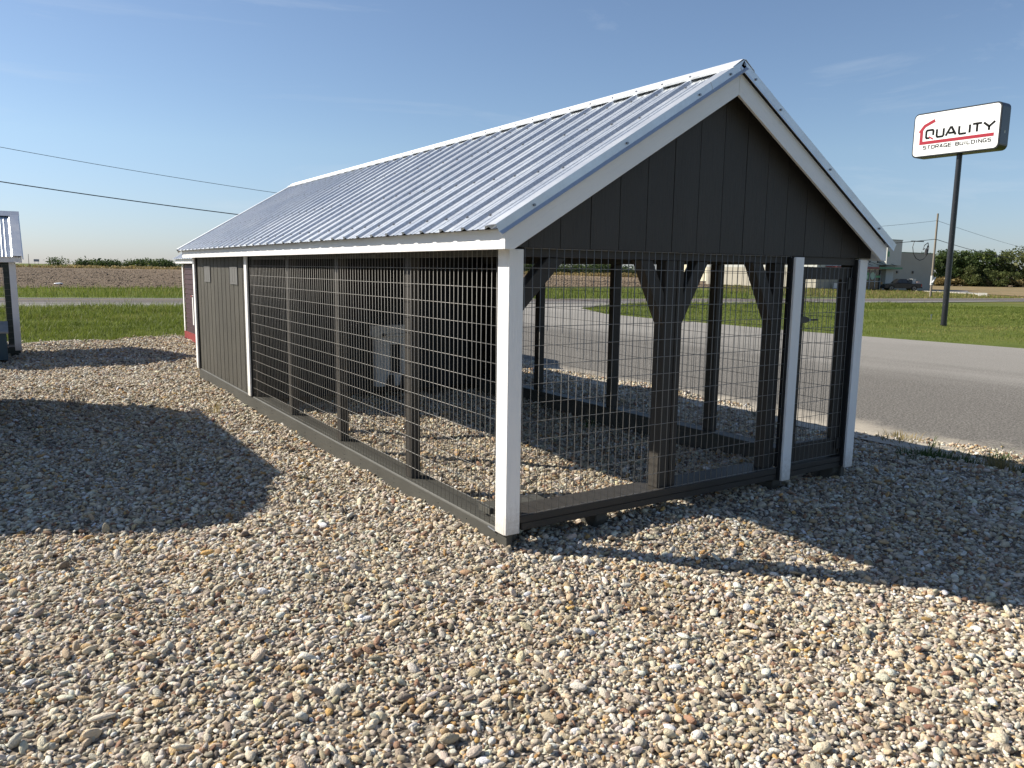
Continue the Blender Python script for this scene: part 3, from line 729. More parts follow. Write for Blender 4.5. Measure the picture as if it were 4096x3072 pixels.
# ------------------------------------------------------------------ LEFT KENNEL (ridge along X), facing the camera
GK = M['green_paint'] = mat('dark_green_paint', (.018, .032, .026), .5)
K2 = thing('dog_kennel', 'wire kennel with white post and metal roof cut by the photo left edge', 'kennel', (-2.045, 12.3, -.057))
x1 = 0.; x0 = -3.6
def b2(name, m, *a, **k): return bx(name, m, K2, *a, **k)
b2('corner_trim', M['white_z'], -.098, 0., .0, .018, .0, 1.49, bevel=.002); b2('corner_trim', M['white_z'], -.018, 0., .0185, .11, .0, 1.49)
b2('post', GK, -.185, -.10, .03, .12, .0, 1.49); b2('post', GK, -1.9, -1.81, .03, .12, .0, 1.49); b2('post', GK, -3.6, -3.51, .03, .12, .0, 1.49)
for xx in (-.10, -1.9, -3.6): b2('post', GK, xx, xx+.085, 2.28, 2.37, .0, 1.49)
b2('sill_plank', simple('grey_sill', (.26, .26, .25), (.34, .34, .33), 3), -3.6, -.10, .02, .20, .06, .10)
b2('skirt_board', GK, -3.6, -.02, .02, .055, -.05, .055)
b2('top_plate', GK, -3.6, -.02, .02, .11, 1.40, 1.49)
for xx in (-.16, -1.8, -3.5): b2('skid', GK, xx, xx+.11, .06, 2.34, -.14, -.051)
mesh_panel(-3.55, -.10, .1016, .08, 1.45, .1029, 'y', .012, K2); mesh_panel(-3.55, -.10, .1016, .08, 1.45, .1029, 'y', 2.30, K2)
b2('eave_fascia', M['white_x'], -3.75, .092, -.092, -.072, 1.49, 1.595, bevel=.002)
RY2, RZ2 = 1.2, 2.395; sl2 = (RZ2-1.60)/(1.2+.13); A2 = math.atan(sl2); SL2 = 1.33/math.cos(A2)
def rp2(side, s, h, u): return (u, RY2+side*(s*math.cos(A2)+h*math.sin(A2)), RZ2-s*math.sin(A2)+h*math.cos(A2))
for sd in (-1, 1):
    for a, b in ((-3.78, -2.8), (-2.8, -1.82), (-1.82, -.84), (-.84, .085)): roof_sheet(sd, a+.0005, b-.0005, K2, rp2, .03, SL2, -.024)
    v = [rp2(sd, s, h, u) for s in (.0, SL2+.01) for u, h in ((-.02, .003), (.106, .003), (.106, -.05), (.120, -.07), (.104, -.052), (.104, .0), (-.02, .0))]
    MB().add(v, [tuple(range(7)), tuple(range(13, 6, -1))]+[(i, (i+1) % 7, (i+1) % 7+7, i+7) for i in range(7)]).build('rake_trim', M['galv_trim'], K2)
q = [rp2(a, b, c_, 0) for a, b, c_ in ((-1, .17, .0), (-1, .012, .014), (1, .012, .014), (1, .17, .0), (1, .01, .008), (-1, .01, .008))]
MB().prism([(p[1], p[2]) for p in q], 'x', -3.8, .122).build('ridge_cap', M['galv_trim'], K2)
MB().prism([(.0, 1.49), (2.4, 1.49), (1.2, 2.28)], 'x', -.03, -.012).build('gable_board', GK, K2)
rk = MB()
v = [rp2(sd, s, h, u) for sd in (-1,) for s in (.0, SL2-.02) for u, h in ((.075, -.05), (.094, -.05), (.094, -.15), (.075, -.15))]
MB().add(v, [(0, 1, 2, 3), (7, 6, 5, 4), (0, 4, 5, 1), (1, 5, 6, 2), (2, 6, 7, 3), (3, 7, 4, 0)]).build('rake_board', M['white_x'], K2)
v = [rp2(1, s, h, u) for s in (.0, SL2-.02) for u, h in ((.075, -.05), (.094, -.05), (.094, -.15), (.075, -.15))]
MB().add(v, [(0, 1, 2, 3), (7, 6, 5, 4), (0, 4, 5, 1), (1, 5, 6, 2), (2, 6, 7, 3), (3, 7, 4, 0)]).build('rake_board', M['white_x'], K2)
# blue nest box in front of it
NB = thing('nest_box', 'blue painted box with a sloping grey lid beside the left kennel', 'nest box', (-2.25, 11.7, -.17))
blue = simple('slate_blue_paint', (.022, .060, .085), (.030, .075, .10), 3, .5)
MB().prism([(.0, .02), (-1.1, .02), (-1.1, .46), (.0, .46)], 'y', .0, .42).build('box', blue, NB, bevel=.004)
MB().prism([(-.03, .455), (.46, .60), (.46, .63), (-.03, .485)], 'x', -1.13, .03).build('lid', simple('grey_lid', (.25, .25, .25), (.33, .33, .32), 4), NB, bevel=.003)

# ------------------------------------------------------------------ RED SHED behind the kennel
RS = thing('red_shed', 'dark red storage shed with white corner trim and metal roof behind the kennel', 'shed', (1.06, 9.6, -.06))
redp = paint('maroon_paint', (.045, .014, .016), SY, .55, .001, .12); redb = paint('bright_red_paint', (.26, .040, .040), SY, .5, .001, .1)
RL = 5.35; RW = 3.05
for i in range(14):
    z = .065+i*.1035
    v = [(.0, .1, z), (.0, RL-.1, z), (.016, RL-.1, z+.1005), (.016, .1, z+.1005), (.03, .1, z), (.03, RL-.1, z), (.03, RL-.1, z+.1005), (.03, .1, z+.1005)]
    MB().add(v, [(0, 1, 2, 3), (7, 6, 5, 4), (0, 4, 5, 1), (3, 2, 6, 7), (0, 3, 7, 4), (1, 5, 6, 2)]).build('lap_board', redp, RS)
k = MB()
for i in range(14): k.box(-.0012, .003, .1, RL-.1, .0622+i*.1035, .0646+i*.1035)
k.build('lap_edges', simple('lit_lap_edge', (.20, .14, .14), (.28, .20, .20), 5), RS)  # paler strips: light catching the lap edges, put into the colour
bx('wall', redp, RS, .031, RW, .03, .06, .0, 1.52); bx('wall', redp, RS, .031, RW, RL-.06, RL-.03, .0, 1.52); bx('wall', redp, RS, RW-.03, RW-.001, .061, RL-.061, .0, 1.52)
MB().prism([(.02, 1.521), (RW-.02, 1.521), (RW/2, 2.45)], 'y', .035, .055).build('gable', redp, RS); MB().prism([(.02, 1.521), (RW-.02, 1.521), (RW/2, 2.45)], 'y', RL-.06, RL-.04).build('gable', redp, RS)
bx('base_board', redb, RS, -.02, .028, .02, RL, -.13, .060)
bx('corner_trim', M['white_z'], RS, -.018, .0, RL-.1, RL, .0, 1.525); bx('corner_trim', M['white_z'], RS, -.018, .0, .0, .1, .0, 1.525)
bx('door_trim', M['white_z'], RS, -.020, -.002, 4.26, 4.345, .25, .87); bx('hinge', redb, RS, -.035, -.0205, 4.28, 4.42, .84, .86)
bx('eave_fascia', M['white_y'], RS, -.105, -.085, -.15, RL+.22, 1.525, 1.625); bx('soffit', M['white_y'], RS, -.084, -.001, .0, RL+.2, 1.53, 1.54)
def rp3(side, s, h, y): return (RW/2+side*(s*cA+h*sA), y, RZ-s*sA+h*cA)
for sd in (-1, 1):
    c5 = [-.2, .8, 1.8, 2.8, 3.8, 4.8, 5.62]
    for a, b in zip(c5[:-1], c5[1:]): roof_sheet(sd, a+.0005, b-.0005, RS, rp3, .03, SLEN+.02, -.024)
q = [rp3(a, b, c_, 0) for a, b, c_ in sec]
MB().prism([(p[0], p[2]) for p in q], 'y', -.2, 5.63).build('ridge_cap', M['galv_trim'], RS)

# ------------------------------------------------------------------ SHED left of the frame (its shadow lies on the gravel)
SH = thing('storage_shed', 'dark storage shed standing left of the photo and shading the gravel', 'shed', (-5.73, 4.15, -.13))
sw, sl_ = 3.06, 3.55
bx('wall', M['char_z'], SH, .09, .12, .1, sl_-.1, .0, 2.2); bx('wall', M['char_z'], SH, sw-.12, sw-.09, .1, sl_-.1, .0, 2.2)
bx('wall', M['char_z'], SH, .121, sw-.121, .1, .13, .0, 2.2); bx('wall', M['char_z'], SH, .121, sw-.121, sl_-.13, sl_-.1, .0, 2.2)
MB().prism([(.1, 2.201), (sw-.1, 2.201), (sw/2, 3.05)], 'y', .1, .13).build('gable', M['char_z'], SH); MB().prism([(.1, 2.201), (sw-.1, 2.201), (sw/2, 3.05)], 'y', sl_-.13, sl_-.1).build('gable', M['char_z'], SH)
for sg in (-1, 1):
    MB().prism([(sw/2, 3.12), (sw/2+sg*1.55, 2.12), (sw/2+sg*1.55, 2.09), (sw/2, 3.09)], 'y', .0, sl_).build('roof', M['galv'], SH)

# ------------------------------------------------------------------ POLE SIGN
S = thing('pole_sign', 'black pole sign with white face reading QUALITY STORAGE BUILDINGS above the lawn', 'sign', (23.51, 10.42, hz(23.51, 10.42)))
zg = hz(23.51, 10.42)
blk = mat('sign_black_paint', (.016, .017, .020), .32)
MB().tube([(0, 0, -.1), (0, 0, 2.6), (0, 0, 5.256-zg+.05)], .092, 20, .084).build('pole', blk, S, smooth=False)
MB().tube([(0, 0, 0), (0, 0, .05)], .100, 20).build('pole_collar', blk, S)
zb, zt, hw, ht = 5.256-zg, 6.654-zg, 1.367, .255
def rrect(hw_, z0, z1, r_, n=6):
    pts = []
    for cx, cz, a0 in ((hw_-r_, z1-r_, 0), (-hw_+r_, z1-r_, 90), (-hw_+r_, z0+r_, 180), (hw_-r_, z0+r_, 270)):
        for i in range(n+1):
            a = R(a0+90*i/n); pts.append((cx+r_*math.cos(a), cz+r_*math.sin(a)))
    return pts
cy = -.076+0
cab = MB().prism(rrect(hw, zb, zt, .16), 'x', -ht, ht).build('cabinet', blk, S, bevel=.012); cab.location = (-.0, .076, 0)
MB().prism(rrect(hw-.045, zb+.045, zt-.045, .125), 'x', -ht-.012, -ht-.0).build('sign_face', simple('white_sign_face', (.80, .81, .79), (.84, .84, .82), .8, .35), cab)
MB().prism(rrect(hw-.045, zb+.045, zt-.045, .125), 'x', ht, ht+.012).build('sign_face', simple('white_sign_back', (.80, .81, .79), (.84, .84, .82), .8, .35), cab)
dk = mat('sign_letter_black', (.006, .006, .007), .6, 0, .1); rdm = mat('sign_red', (.33, .018, .036), .5, 0, .2)
FW, FH = 2*(hw-.045), (zt-zb-.09)
def SP(u, v, w): return (w, (hw-.045)-u*FW, zb+.045+v*FH)      # u runs left to right as read from the front
ASP = FW/FH
def ribbon(k, pts, w, lay=0):
    """flat strokes with mitred joints, pts in (u, v); w in metres"""
    P = [Vector((u*FW, v*FH)) for u, v in pts]; n = len(P); Lf, Rt = [], []
    for i in range(n):
        d1 = (P[i]-P[i-1]).normalized() if i else (P[1]-P[0]).normalized()
        d2 = (P[i+1]-P[i]).normalized() if i < n-1 else d1
        t = (d1+d2).normalized(); nn = Vector((-t.y, t.x)); c = max(.35, nn.dot(Vector((-d1.y, d1.x))))
        Lf.append(P[i]+nn*w/2/c); Rt.append(P[i]-nn*w/2/c)
    for i in range(n-1):
        q = [Lf[i], Lf[i+1], Rt[i+1], Rt[i]]
        a, b = -ht-.0125-.0004*lay, -ht-.016-.0004*lay
        k.add([SP(p.x/FW, p.y/FH, s) for s in (a, b) for p in q], [(0, 1, 2, 3), (7, 6, 5, 4), (0, 4, 5, 1), (1, 5, 6, 2), (2, 6, 7, 3), (3, 7, 4, 0)])
GL = {  # strokes in a unit cell
 'Q': [[(.52, .0), (.12, .0), (.0, .14), (.0, .86), (.12, 1), (.88, 1), (1, .86), (1, .30)]],
 'U': [[(0, 1), (0, .16), (.14, 0), (.86, 0), (1, .16), (1, 1)]],
 'A': [[(0, 0), (.44, 1), (.56, 1), (1, 0)], [(.28, .30), (.80, .30)]],
 'L': [[(0, 1), (0, .14), (.12, 0), (1, 0)]], 'I': [[(.5, 0), (.5, 1)]], 'T': [[(0, 1), (1, 1)], [(.5, .95), (.5, 0)]],
 'Y': [[(0, 1), (.5, .45), (1, 1)], [(.5, .48), (.5, 0)]],
 'S': [[(1, 1), (.12, 1), (0, .9), (0, .6), (.12, .5), (.88, .5), (1, .4), (1, .1), (.88, 0), (0, 0)]],
 'O': [[(.1, 0), (0, .12), (0, .88), (.1, 1), (.9, 1), (1, .88), (1, .12), (.9, 0), (.1, 0)]],
 'R': [[(0, 0), (0, 1), (.88, 1), (1, .88), (1, .55), (.88, .42), (0, .42)], [(.6, .42), (1, 0)]],
 'G': [[(1, 1), (.12, 1), (0, .88), (0, .12), (.12, 0), (1, 0), (1, .45), (.5, .45)]],
 'E': [[(1, 1), (0, 1), (0, 0), (1, 0)], [(0, .5), (.9, .5)]],
 'B': [[(0, 0), (0, 1), (.85, 1), (.97, .88), (.97, .62), (.85, .5), (0, .5)], [(.85, .5), (1, .38), (1, .12), (.88, 0), (0, 0)]],
 'D': [[(0, 0), (0, 1), (.88, 1), (1, .85), (1, .15), (.88, 0), (0, 0)]], 'N': [[(0, 0), (0, 1), (1, 0), (1, 1)]]}
def word(k, items, v0, v1, w):
    for ch, u0_, u1_ in items:
        for st in GL[ch]: ribbon(k, [(u0_+(u1_-u0_)*a, v0+(v1-v0)*b) for a, b in st], w)
k = MB()
word(k, [('Q', .153, .240), ('U', .283, .366), ('A', .394, .514), ('L', .550, .634), ('I', .662, .684), ('T', .706, .806), ('Y', .828, .952)], .415, .602, .066)
k.build('lettering', dk, cab, kind='stuff')
k = MB(); small = 'STORAGE BUILDINGS'; cw = .845/(len(small)+.1); uu = .130
for ch in small:
    if ch == ' ': uu += cw*.75; continue
    wd = cw*.70 if ch != 'I' else cw*.28
    word(k, [(ch, uu, uu+wd)], .156, .230, .025); uu += wd+cw*.33
k.build('small_lettering', dk, cab, kind='stuff')
k = MB(); ribbon(k, [(.093, .60), (.093, .308), (.950, .308)], .100)
ribbon(k, [(.250, .820), (.128, .715), (.070, .565)], .100, 1)
ribbon(k, [(.078, .60), (.108, .60)], .03, 2)
ribbon(k, [(.190, .445), (.242, .378)], .046, 3)
k.build('emblem', rdm, cab)
bx('service_label', simple('white_sticker', (.6, .6, .6), (.7, .7, .7), 5), cab, -.02, .03, -hw-.003, -hw+.001, zb+.48, zb+.56)
SW = 5.256
# water spigot beyond the pole
V = thing('yard_spigot', 'small grey spigot standing in the lawn just beyond the sign pole', 'spigot', (26.3, 12.4, hz(26.3, 12.4)))
MB().tube([(0, 0, 0), (0, 0, .17)], .015, 6).build('pipe', M['screw'], V); MB().tube([(-.03, 0, .17), (.05, 0, .17)], .02, 6).build('tap', M['screw'], V)

# ------------------------------------------------------------------ UTILITY POLE AND WIRES
ux, uy = 73.18, 38.71; uz = hz(ux, uy)
U = thing('utility_pole', 'weathered wooden utility pole on the far verge beside the street', 'utility pole', (ux, uy, uz))
wood = simple('weathered_pole_wood', (.17, .145, .115), (.27, .235, .19), 5, .9, (6, 6, .3))
MB().tube([(0, 0, -.2), (0, 0, 4), (0, 0, 7.30-uz+.05)], .105, 14, .085).build('pole', wood, U)
MB().tube([(0, 0, 1.2), (0, 0, 2.1)], .135, 14).build('wrap', simple('pale_pole_wrap', (.45, .45, .44), (.55, .55, .54), 3), U)
MB().tube([(-.35, -.1, 1.35), (-.1, -.15, 1.45), (.2, -.2, 1.95)], .06, 6).build('guy_guard', M['white_z'], U)
cable = mat('black_cable', (.02, .02, .022), .6)
lp = MB(); x_, z_ = [], []
pts = [(69.0, 4.62), (69.45, 4.60), (69.25, 4.1), (69.45, 3.5), (69.95, 3.05), (70.6, 2.87), (71.25, 3.02), (71.75, 3.42)]
lp.tube([(a-ux, 0-.1, b-uz) for a, b in pts], .035, 6)
lp.tube([(68.95-ux, -.1, 4.62-uz), (71.0-ux, -.1, 4.64-uz)], .05, 6)
lp.build('cable_loop', cable, U)
MB().tube([(71.6-ux, -.1, 3.45-uz), (71.62-ux, -.1, 3.9-uz), (71.8-ux, -.1, 4.25-uz)], .17, 8, .10).build('splice_case', cable, U)
MB().tube([(71.3-ux, -.1, 4.0-uz), (71.0-ux, -.1, 3.85-uz), (71.2-ux, -.1, 4.3-uz), (71.75-ux, -.1, 4.55-uz), (71.95-ux, -.1, 4.1-uz), (71.85-ux, -.1, 3.6-uz)], .04, 6).build('cable_loop', cable, U)
def wire(nm, fn, r_, label):
    o = MB().tube([fn(t) for t in np.linspace(0, 1, 61)], r_, 5).build(nm, cable); tag(o, label, 'overhead wire', 'overhead wires along the street'); return o
A_ = (-2.05, 44.715)
def span(h0, h1, kk):
    def f(t):
        t = -.35+1.35*t; return (A_[0]+(ux-A_[0])*t, A_[1]+(uy-A_[1])*t, h0+(h1-h0)*t-kk*t*(1-t))
    return f
wire('overhead_wire', span(7.19, 6.684, 9.39), .013, 'upper thin overhead wire crossing the sky left of the kennel roof')
wire('overhead_wire', span(5.474, 4.935, 8.01), .026, 'lower thicker overhead cable crossing the sky left of the kennel roof')
def span2(z0, px, py, z1, sag):
    def f(t): t2 = t*1.6; return (ux+(px-ux)*t2, uy+(py-uy)*t2, z0+(z1-z0)*t2-sag*t*(1-t))
    return f
wire('overhead_wire', span2(6.684, 116.93, 50.68, 5.75, 1.2), .016, 'upper wire running right from the utility pole over the trees')
wire('overhead_wire', span2(4.935, 113.56, 52.86, 4.65, 1.0), .030, 'lower cable running right from the utility pole into the trees')

# ------------------------------------------------------------------ SHOP across the street
sy = 69.5; sz = hz(118, 69.5)+.06
shopg = simple('shop_stucco', (.35, .33, .27), (.38, .36, .295), .5, .9); shopw = simple('shop_pale_stucco', (.44, .45, .41), (.48, .49, .45), .5, .9)
SP_ = thing('shop', 'low grey corner shop with green and red canopy across the street', 'shop', (0, sy, sz))
bx('wall', shopg, SP_, 116.62, 128.2, .0, 22, .0, 5.95); bx('parapet_cap', mat('green_cap', (.05, .13, .07), .5), SP_, 116.6, 128.25, -.05, 22, 5.951, 6.06)
bx('tower', shopw, SP_, 113.4, 117.3, -.9, 3.0, 3.9, 7.75); bx('parapet_cap', mat('grey_cap', (.22, .24, .22), .5), SP_, 113.35, 117.35, -.95, 3.0, 7.751, 7.88)
bx('wall', shopw, SP_, 114.6, 116.6, -.2, 1.0, .0, 3.899)
bx('wall', shopw, SP_, 98.0, 113.38, .3, 22, 3.30, 5.3)
bx('wall', shopg, SP_, 98.0, 106.9, .3, 22, .0, 3.299)
frame = mat('storefront_frame', (.45, .46, .46), .4); glass = mat('dark_glass', (.018, .024, .028), .12)
for i, xx in enumerate((106.9, 108.35, 109.75, 111.2, 112.65, 114.1)):
    bx('window_frame', frame, SP_, xx, xx+.12, .35, .47, .0, 3.25)
    if i < 5:
        bx('window_pane', glass, SP_, xx+.12, xx+1.42, .40, .43, 1.38, 3.15) if i != 1 else None
        bx('window_pane', glass, SP_, xx+.12, xx+1.42, .40, .43, .08, 1.28)
bx('window_frame', frame, SP_, 107.0, 114.2, .36, .46, 3.16, 3.29); bx('window_frame', frame, SP_, 107.0, 114.2, .37, .45, 1.281, 1.379)
dr_ = bx('door', frame, SP_, 108.50, 109.70, .28, .33, .05, 2.5); bx('door_glass', glass, dr_, 108.66, 109.54, .262, .279, .4, 2.3); bx('poster', mat('red_poster', (.35, .05, .04), .5), dr_, 108.8, 109.4, .25, .2615, .55, 1.15)
MB().tube([(111.95, .38, 1.55+.0), (111.95, .395, 1.55)], .01, 4)
gs_ = mat('green_poster', (.12, .38, .16), .5); wp = mat('pale_poster', (.45, .62, .48), .5)
MB().tube([(112.0, .39, 2.2), (112.0, .36, 2.2)], .60, 20).build('round_window_sign', wp, SP_)
bx('window_poster', gs_, SP_, 110.0, 111.0, .36, .395, 1.6, 2.7); bx('window_poster', wp, SP_, 110.2, 110.8, .34, .359, 1.75, 2.3)
bx('window_stripe', gs_, SP_, 112.85, 114.05, .36, .395, 1.9, 2.25)
bx('canopy', mat('red_canopy', (.20, .035, .03), .5), SP_, 100, 110.75, -1.5, .29, 3.27, 3.56, label='red part of the shop canopy'); bx('canopy', mat('green_canopy', (.04, .17, .075), .5), SP_, 110.751, 116.9, -1.5, .29, 3.27, 3.56, label='green part of the shop canopy')
bx('logo_block', mat('green_logo', (.04, .22, .09), .5), SP_, 113.55, 114.0, -.93, -.901, 5.2, 6.0)
for xx in (108.0, 110.1, 112.2, 114.4):
    k = MB().tube([(xx, -.25, 4.35), (xx+.3, -1.1, 4.0), (xx+.7, -1.6, 3.75)], .035, 5); k.tube([(xx, -.2, 4.5), (xx, -.2, 4.2)], .13, 6).build('gooseneck_lamp', M['black'], SP_)
for xx in (117.9, 122.3): bx('wall_lamp', M['black'], SP_, xx-.18, xx+.18, -.14, -.001, 2.65, 3.05)
bx('plinth', simple('grey_plinth', (.22, .22, .21), (.26, .26, .25), 1), SP_, 98, 114.3, -.3, .34, .0, .06)
Bo = thing('bollard', 'yellow steel bollard in front of the shop door', 'bollard', (110.9, sy-1.9, sz)); MB().tube([(0, 0, 0), (0, 0, 1.30)], .13, 10).build('post', mat('faded_yellow', (.48, .30, .12), .6), Bo)
Ic = thing('ice_bin', 'white bin standing against the grey shop wall left of its door', 'bin', (101.6, sy-.6, sz)); bx('cabinet', M['white_z'], Ic, -.3, .3, -.35, .3, .0, 1.0); bx('lid', M['white_z'], Ic, -.32, .32, -.37, .32, 1.001, 1.06)
# pale ribbed warehouse farther back
WH = thing('warehouse', 'long cream ribbed metal warehouse in full sun beyond the street', 'warehouse', (142.3, 104, hz(142, 120)))
cream = simple('cream_sheet_metal', (.70, .66, .48), (.76, .72, .54), .3, .6)
for i in range(52):
    MB().prism([(.0, i*.75+.02), (.05, i*.75+.10), (.05, i*.75+.62), (.0, i*.75+.70), (.2, i*.75+.70), (.2, i*.75+.02)], 'z', .3, 5.6).build('wall_panel', cream, WH)
bx('wall', cream, WH, .21, 20, .0, 39, .3, 5.6); bx('base', simple('dark_base', (.05, .05, .05), (.08, .08, .08), 1), WH, -.05, 20, -.1, 39.1, -.1, .299)
MB().prism([(-.3, 5.6), (20.3, 5.6), (10, 6.6)], 'y', -.2, 39.2).build('roof', M['galv'], WH)

# ------------------------------------------------------------------ PICKUP TRUCK
T = thing('pickup_truck', 'dark grey pickup truck with boxes in its bed parked before the shop', 'pickup truck', (111.8, 65.0, hz(112, 65)+.07), rz=R(144))
tp = mat('dark_grey_car_paint', (.035, .035, .038), .22, .6); tg = mat('tinted_glass', (.03, .035, .04), .08); tyre = mat('tyre_rubber', (.012, .012, .012), .8); rim = mat('alloy_rim', (.16, .16, .165), .4, .9)
# local x forward (nose at +x), z up
body = MB()
lower = [(-2.65, .45), (-2.70, .62), (-2.66, 1.08), (-.75, 1.08), (-.70, 1.12), (1.02, 1.12), (1.25, 1.10), (2.25, 1.00), (2.60, .86), (2.68, .55), (2.60, .38), (2.2, .36)]
def arch(cx, n=8, r_=.44): return [(cx+r_*math.cos(math.pi*i/n), .36+r_*math.sin(math.pi*i/n)) for i in range(n+1)]
prof = lower+arch(1.72)+[(1.2, .36), (-1.0, .36)]+arch(-1.62)+[(-2.1, .42)]
body.prism(prof, 'y', -.93, .93); bo = body.build('body', tp, T, bevel=.03)
cabp = [(-.72, 1.115), (-.66, 1.66), (-.50, 1.76), (.42, 1.78), (.62, 1.72), (1.22, 1.14)]
cbm = MB(); n = len(cabp)
v = [(x, -.88 if z < 1.3 else -.72, z) for x, z in cabp]+[(x, .88 if z < 1.3 else .72, z) for x, z in cabp]
cbm.add(v, [tuple(range(n)), tuple(range(2*n-1, n-1, -1))]+[(i, i+n, (i+1) % n+n, (i+1) % n) for i in range(n)])
cb = cbm.build('cab', tp, T, bevel=.04)
for s in (-1, 1):
    for a, b in (((-.56, 1.20), (.16, 1.20)), ((.24, 1.20), (1.02, 1.20))):
        u1 = (-.52, 1.66) if a[0] < 0 else (.22, 1.67); u2 = (.14, 1.68) if a[0] < 0 else (.56, 1.66)
        yy = lambda z: s*(.88-(z-1.115)*.25+.012)
        q = [(a[0], yy(1.2), 1.2), (b[0], yy(1.2), 1.2), (u2[0], yy(1.67), u2[1]), (u1[0], yy(1.67), u1[1])]
        q2 = [(x, y-s*.02, z) for x, y, z in q]
        MB().add(q+q2, [(0, 1, 2, 3), (7, 6, 5, 4), (0, 4, 5, 1), (1, 5, 6, 2), (2, 6, 7, 3), (3, 7, 4, 0)]).build('side_window', tg, cb)
MB().add([(-.745, -.72, 1.22), (-.745, .72, 1.22), (-.70, .62, 1.64), (-.70, -.62, 1.64), (-.70, -.72, 1.22), (-.70, .72, 1.22), (-.66, .62, 1.64), (-.66, -.62, 1.64)], [(0, 1, 2, 3), (7, 6, 5, 4), (0, 4, 5, 1), (1, 5, 6, 2), (2, 6, 7, 3), (3, 7, 4, 0)]).build('rear_window', tg, cb)
for cx in (1.72, -1.62):
    for s in (-1, 1):
        w = MB().tube([(cx, s*.70, .40), (cx, s*.945, .40)], .40, 20).build('wheel', tyre, T)
        MB().tube([(cx, s*.90, .40), (cx, s*.955, .40)], .255, 14).build('rim', rim, w); MB().tube([(cx, s*.955, .40), (cx, s*.965, .40)], .10, 8).build('hub', tyre, w)
bx('tailgate', tp, T, -2.735, -2.705, -.80, .80, .62, 1.07, bevel=.01); bx('rear_bumper', M['black'], T, -2.86, -2.70, -.88, .88, .42, .60, bevel=.02)
for s in (-1, 1): bx('tail_light', mat('red_lens', (.30, .02, .02), .2), T, -2.73, -2.60, s*.88-.065, s*.88+.065, .68, 1.02, bevel=.01)
bx('headlight', rim, T, 2.45, 2.64, .62, .90, .66, .84); bx('headlight', rim, T, 2.45, 2.64, -.90, -.62, .66, .84)
bx('front_bumper', M['black'], T, 2.62, 2.74, -.9, .9, .38, .58, bevel=.02)
for s in (-1, 1): bx('wing_mirror', tp, T, .80, .95, s*.95-.09, s*.95+.09, 1.18, 1.34, bevel=.01)
MB().tube([(-2.0, .0, 1.0), (-2.0, .0, 1.0001)], .01, 4)
def crate(label, lx, ly, lz, sx, sy_, sz_, m):
    c = T.matrix_basis.copy() if False else None
    ca, sa = math.cos(R(144)), math.sin(R(144)); gx = 111.8+lx*ca-ly*sa; gy = 65.0+lx*sa+ly*ca
    o = thing('crate', label, 'crate', (gx, gy, T.location.z+lz), 'crates in the pickup bed', R(144))
    bx('box', m, o, -sx, sx, -sy_, sy_, 0, sz_, bevel=.01); bx('lid', m, o, -sx-.02, sx+.02, -sy_-.02, sy_+.02, sz_+.001, sz_+.05); return o
crate('dark crate behind the cab in the pickup bed', -1.05, 0, 1.09, .28, .7, .62, simple('dark_crate', (.05, .06, .07), (.08, .09, .10), 3))
crate('pale crate in the middle of the pickup bed', -1.75, -.1, 1.09, .25, .5, .66, simple('pale_crate', (.45, .47, .46), (.5, .52, .51), 3))
crate('low red and white crate at the rear of the pickup bed', -2.32, .2, 1.09, .22, .4, .32, simple('reddish_crate', (.35, .22, .20), (.5, .45, .43), 9))

# ------------------------------------------------------------------ TREES, HEDGE
def leaf_cloud(name, cl, m, n, size, parent=None, shade=(2, 2.6)):
    """cl: list of (cx,cy,cz, rx,ry,rz, weight): leaf quads spread in lumpy clusters"""
    cl = np.array(cl, float); w = cl[:, 6]/cl[:, 6].sum(); idx = rng.choice(len(cl), n, p=w)
    dirs = rng.normal(size=(n, 3)); dirs /= np.linalg.norm(dirs, axis=1)[:, None]
    rad = rng.random(n)**.45
    c = cl[idx, :3]+dirs*rad[:, None]*cl[idx, 3:6]*(1+.12*rng.normal(size=(n, 1)))
    a = rng.normal(size=(n, 3)); a /= np.linalg.norm(a, axis=1)[:, None]; b = np.cross(a, rng.normal(size=(n, 3))); b /= np.linalg.norm(b, axis=1)[:, None]
    s = size*np.exp(rng.normal(0, .35, n))[:, None]
    v = np.stack([c-a*s, c+b*s*.55, c+a*s, c-b*s*.55], 1).reshape(-1, 3); f = np.arange(4*n).reshape(n, 4)
    lump = rng.random(len(cl))[idx]*.35
    sh = np.clip(rng.beta(*shade, n)*.75+lump, 0, 1)
    o = bpy.data.objects.new(name, fastmesh(name, v, f, m, np.repeat(sh, 4))); put(o, parent); return o
def tree(label, x, y, h, w, m, nl, lumps, name='tree', trunk=.25, size=.17, cat='tree', low=.12, seed=1):
    rg = random.Random(seed); z = hz(x, y)
    t = thing(name, label, cat, (x, y, z))
    k = MB(); k.tube([(0, 0, -.2), (rg.uniform(-.1, .1), 0, h*.3), (rg.uniform(-.4, .4), 0, h*.6)], trunk, 8, trunk*.45)
    cl = []
    for i in range(lumps):
        a = rg.uniform(0, 6.28); q = rg.random()**.6; hh = rg.uniform(low, .93); wd = math.sin(math.pi*min(1, max(.08, (1-hh)*.86+.12)))**.6
        px, py, pz = math.cos(a)*q*w/2*wd, math.sin(a)*q*w/2*wd, hh*h
        r_ = w*rg.uniform(.09, .17); cl.append((px, py, pz, r_, r_, r_*.75, r_**2))
        if i % 3 == 0: k.tube([(0, 0, pz*.45), (px*.5, py*.5, pz*.8), (px, py, pz)], trunk*.3, 5, .03)
    k.build('trunk', M['bark'], t); leaf_cloud('crown', cl, m, nl, size, t); return t
tree('tallest dark green tree right of the utility pole', 191.5, 103, 8.0, 12.5, M['leaf'], 13000, 60, seed=1, size=.24)
tree('dark green tree behind the black sign pole', 197.5, 99.5, 8.6, 13, M['leaf'], 15000, 64, seed=2, size=.24)
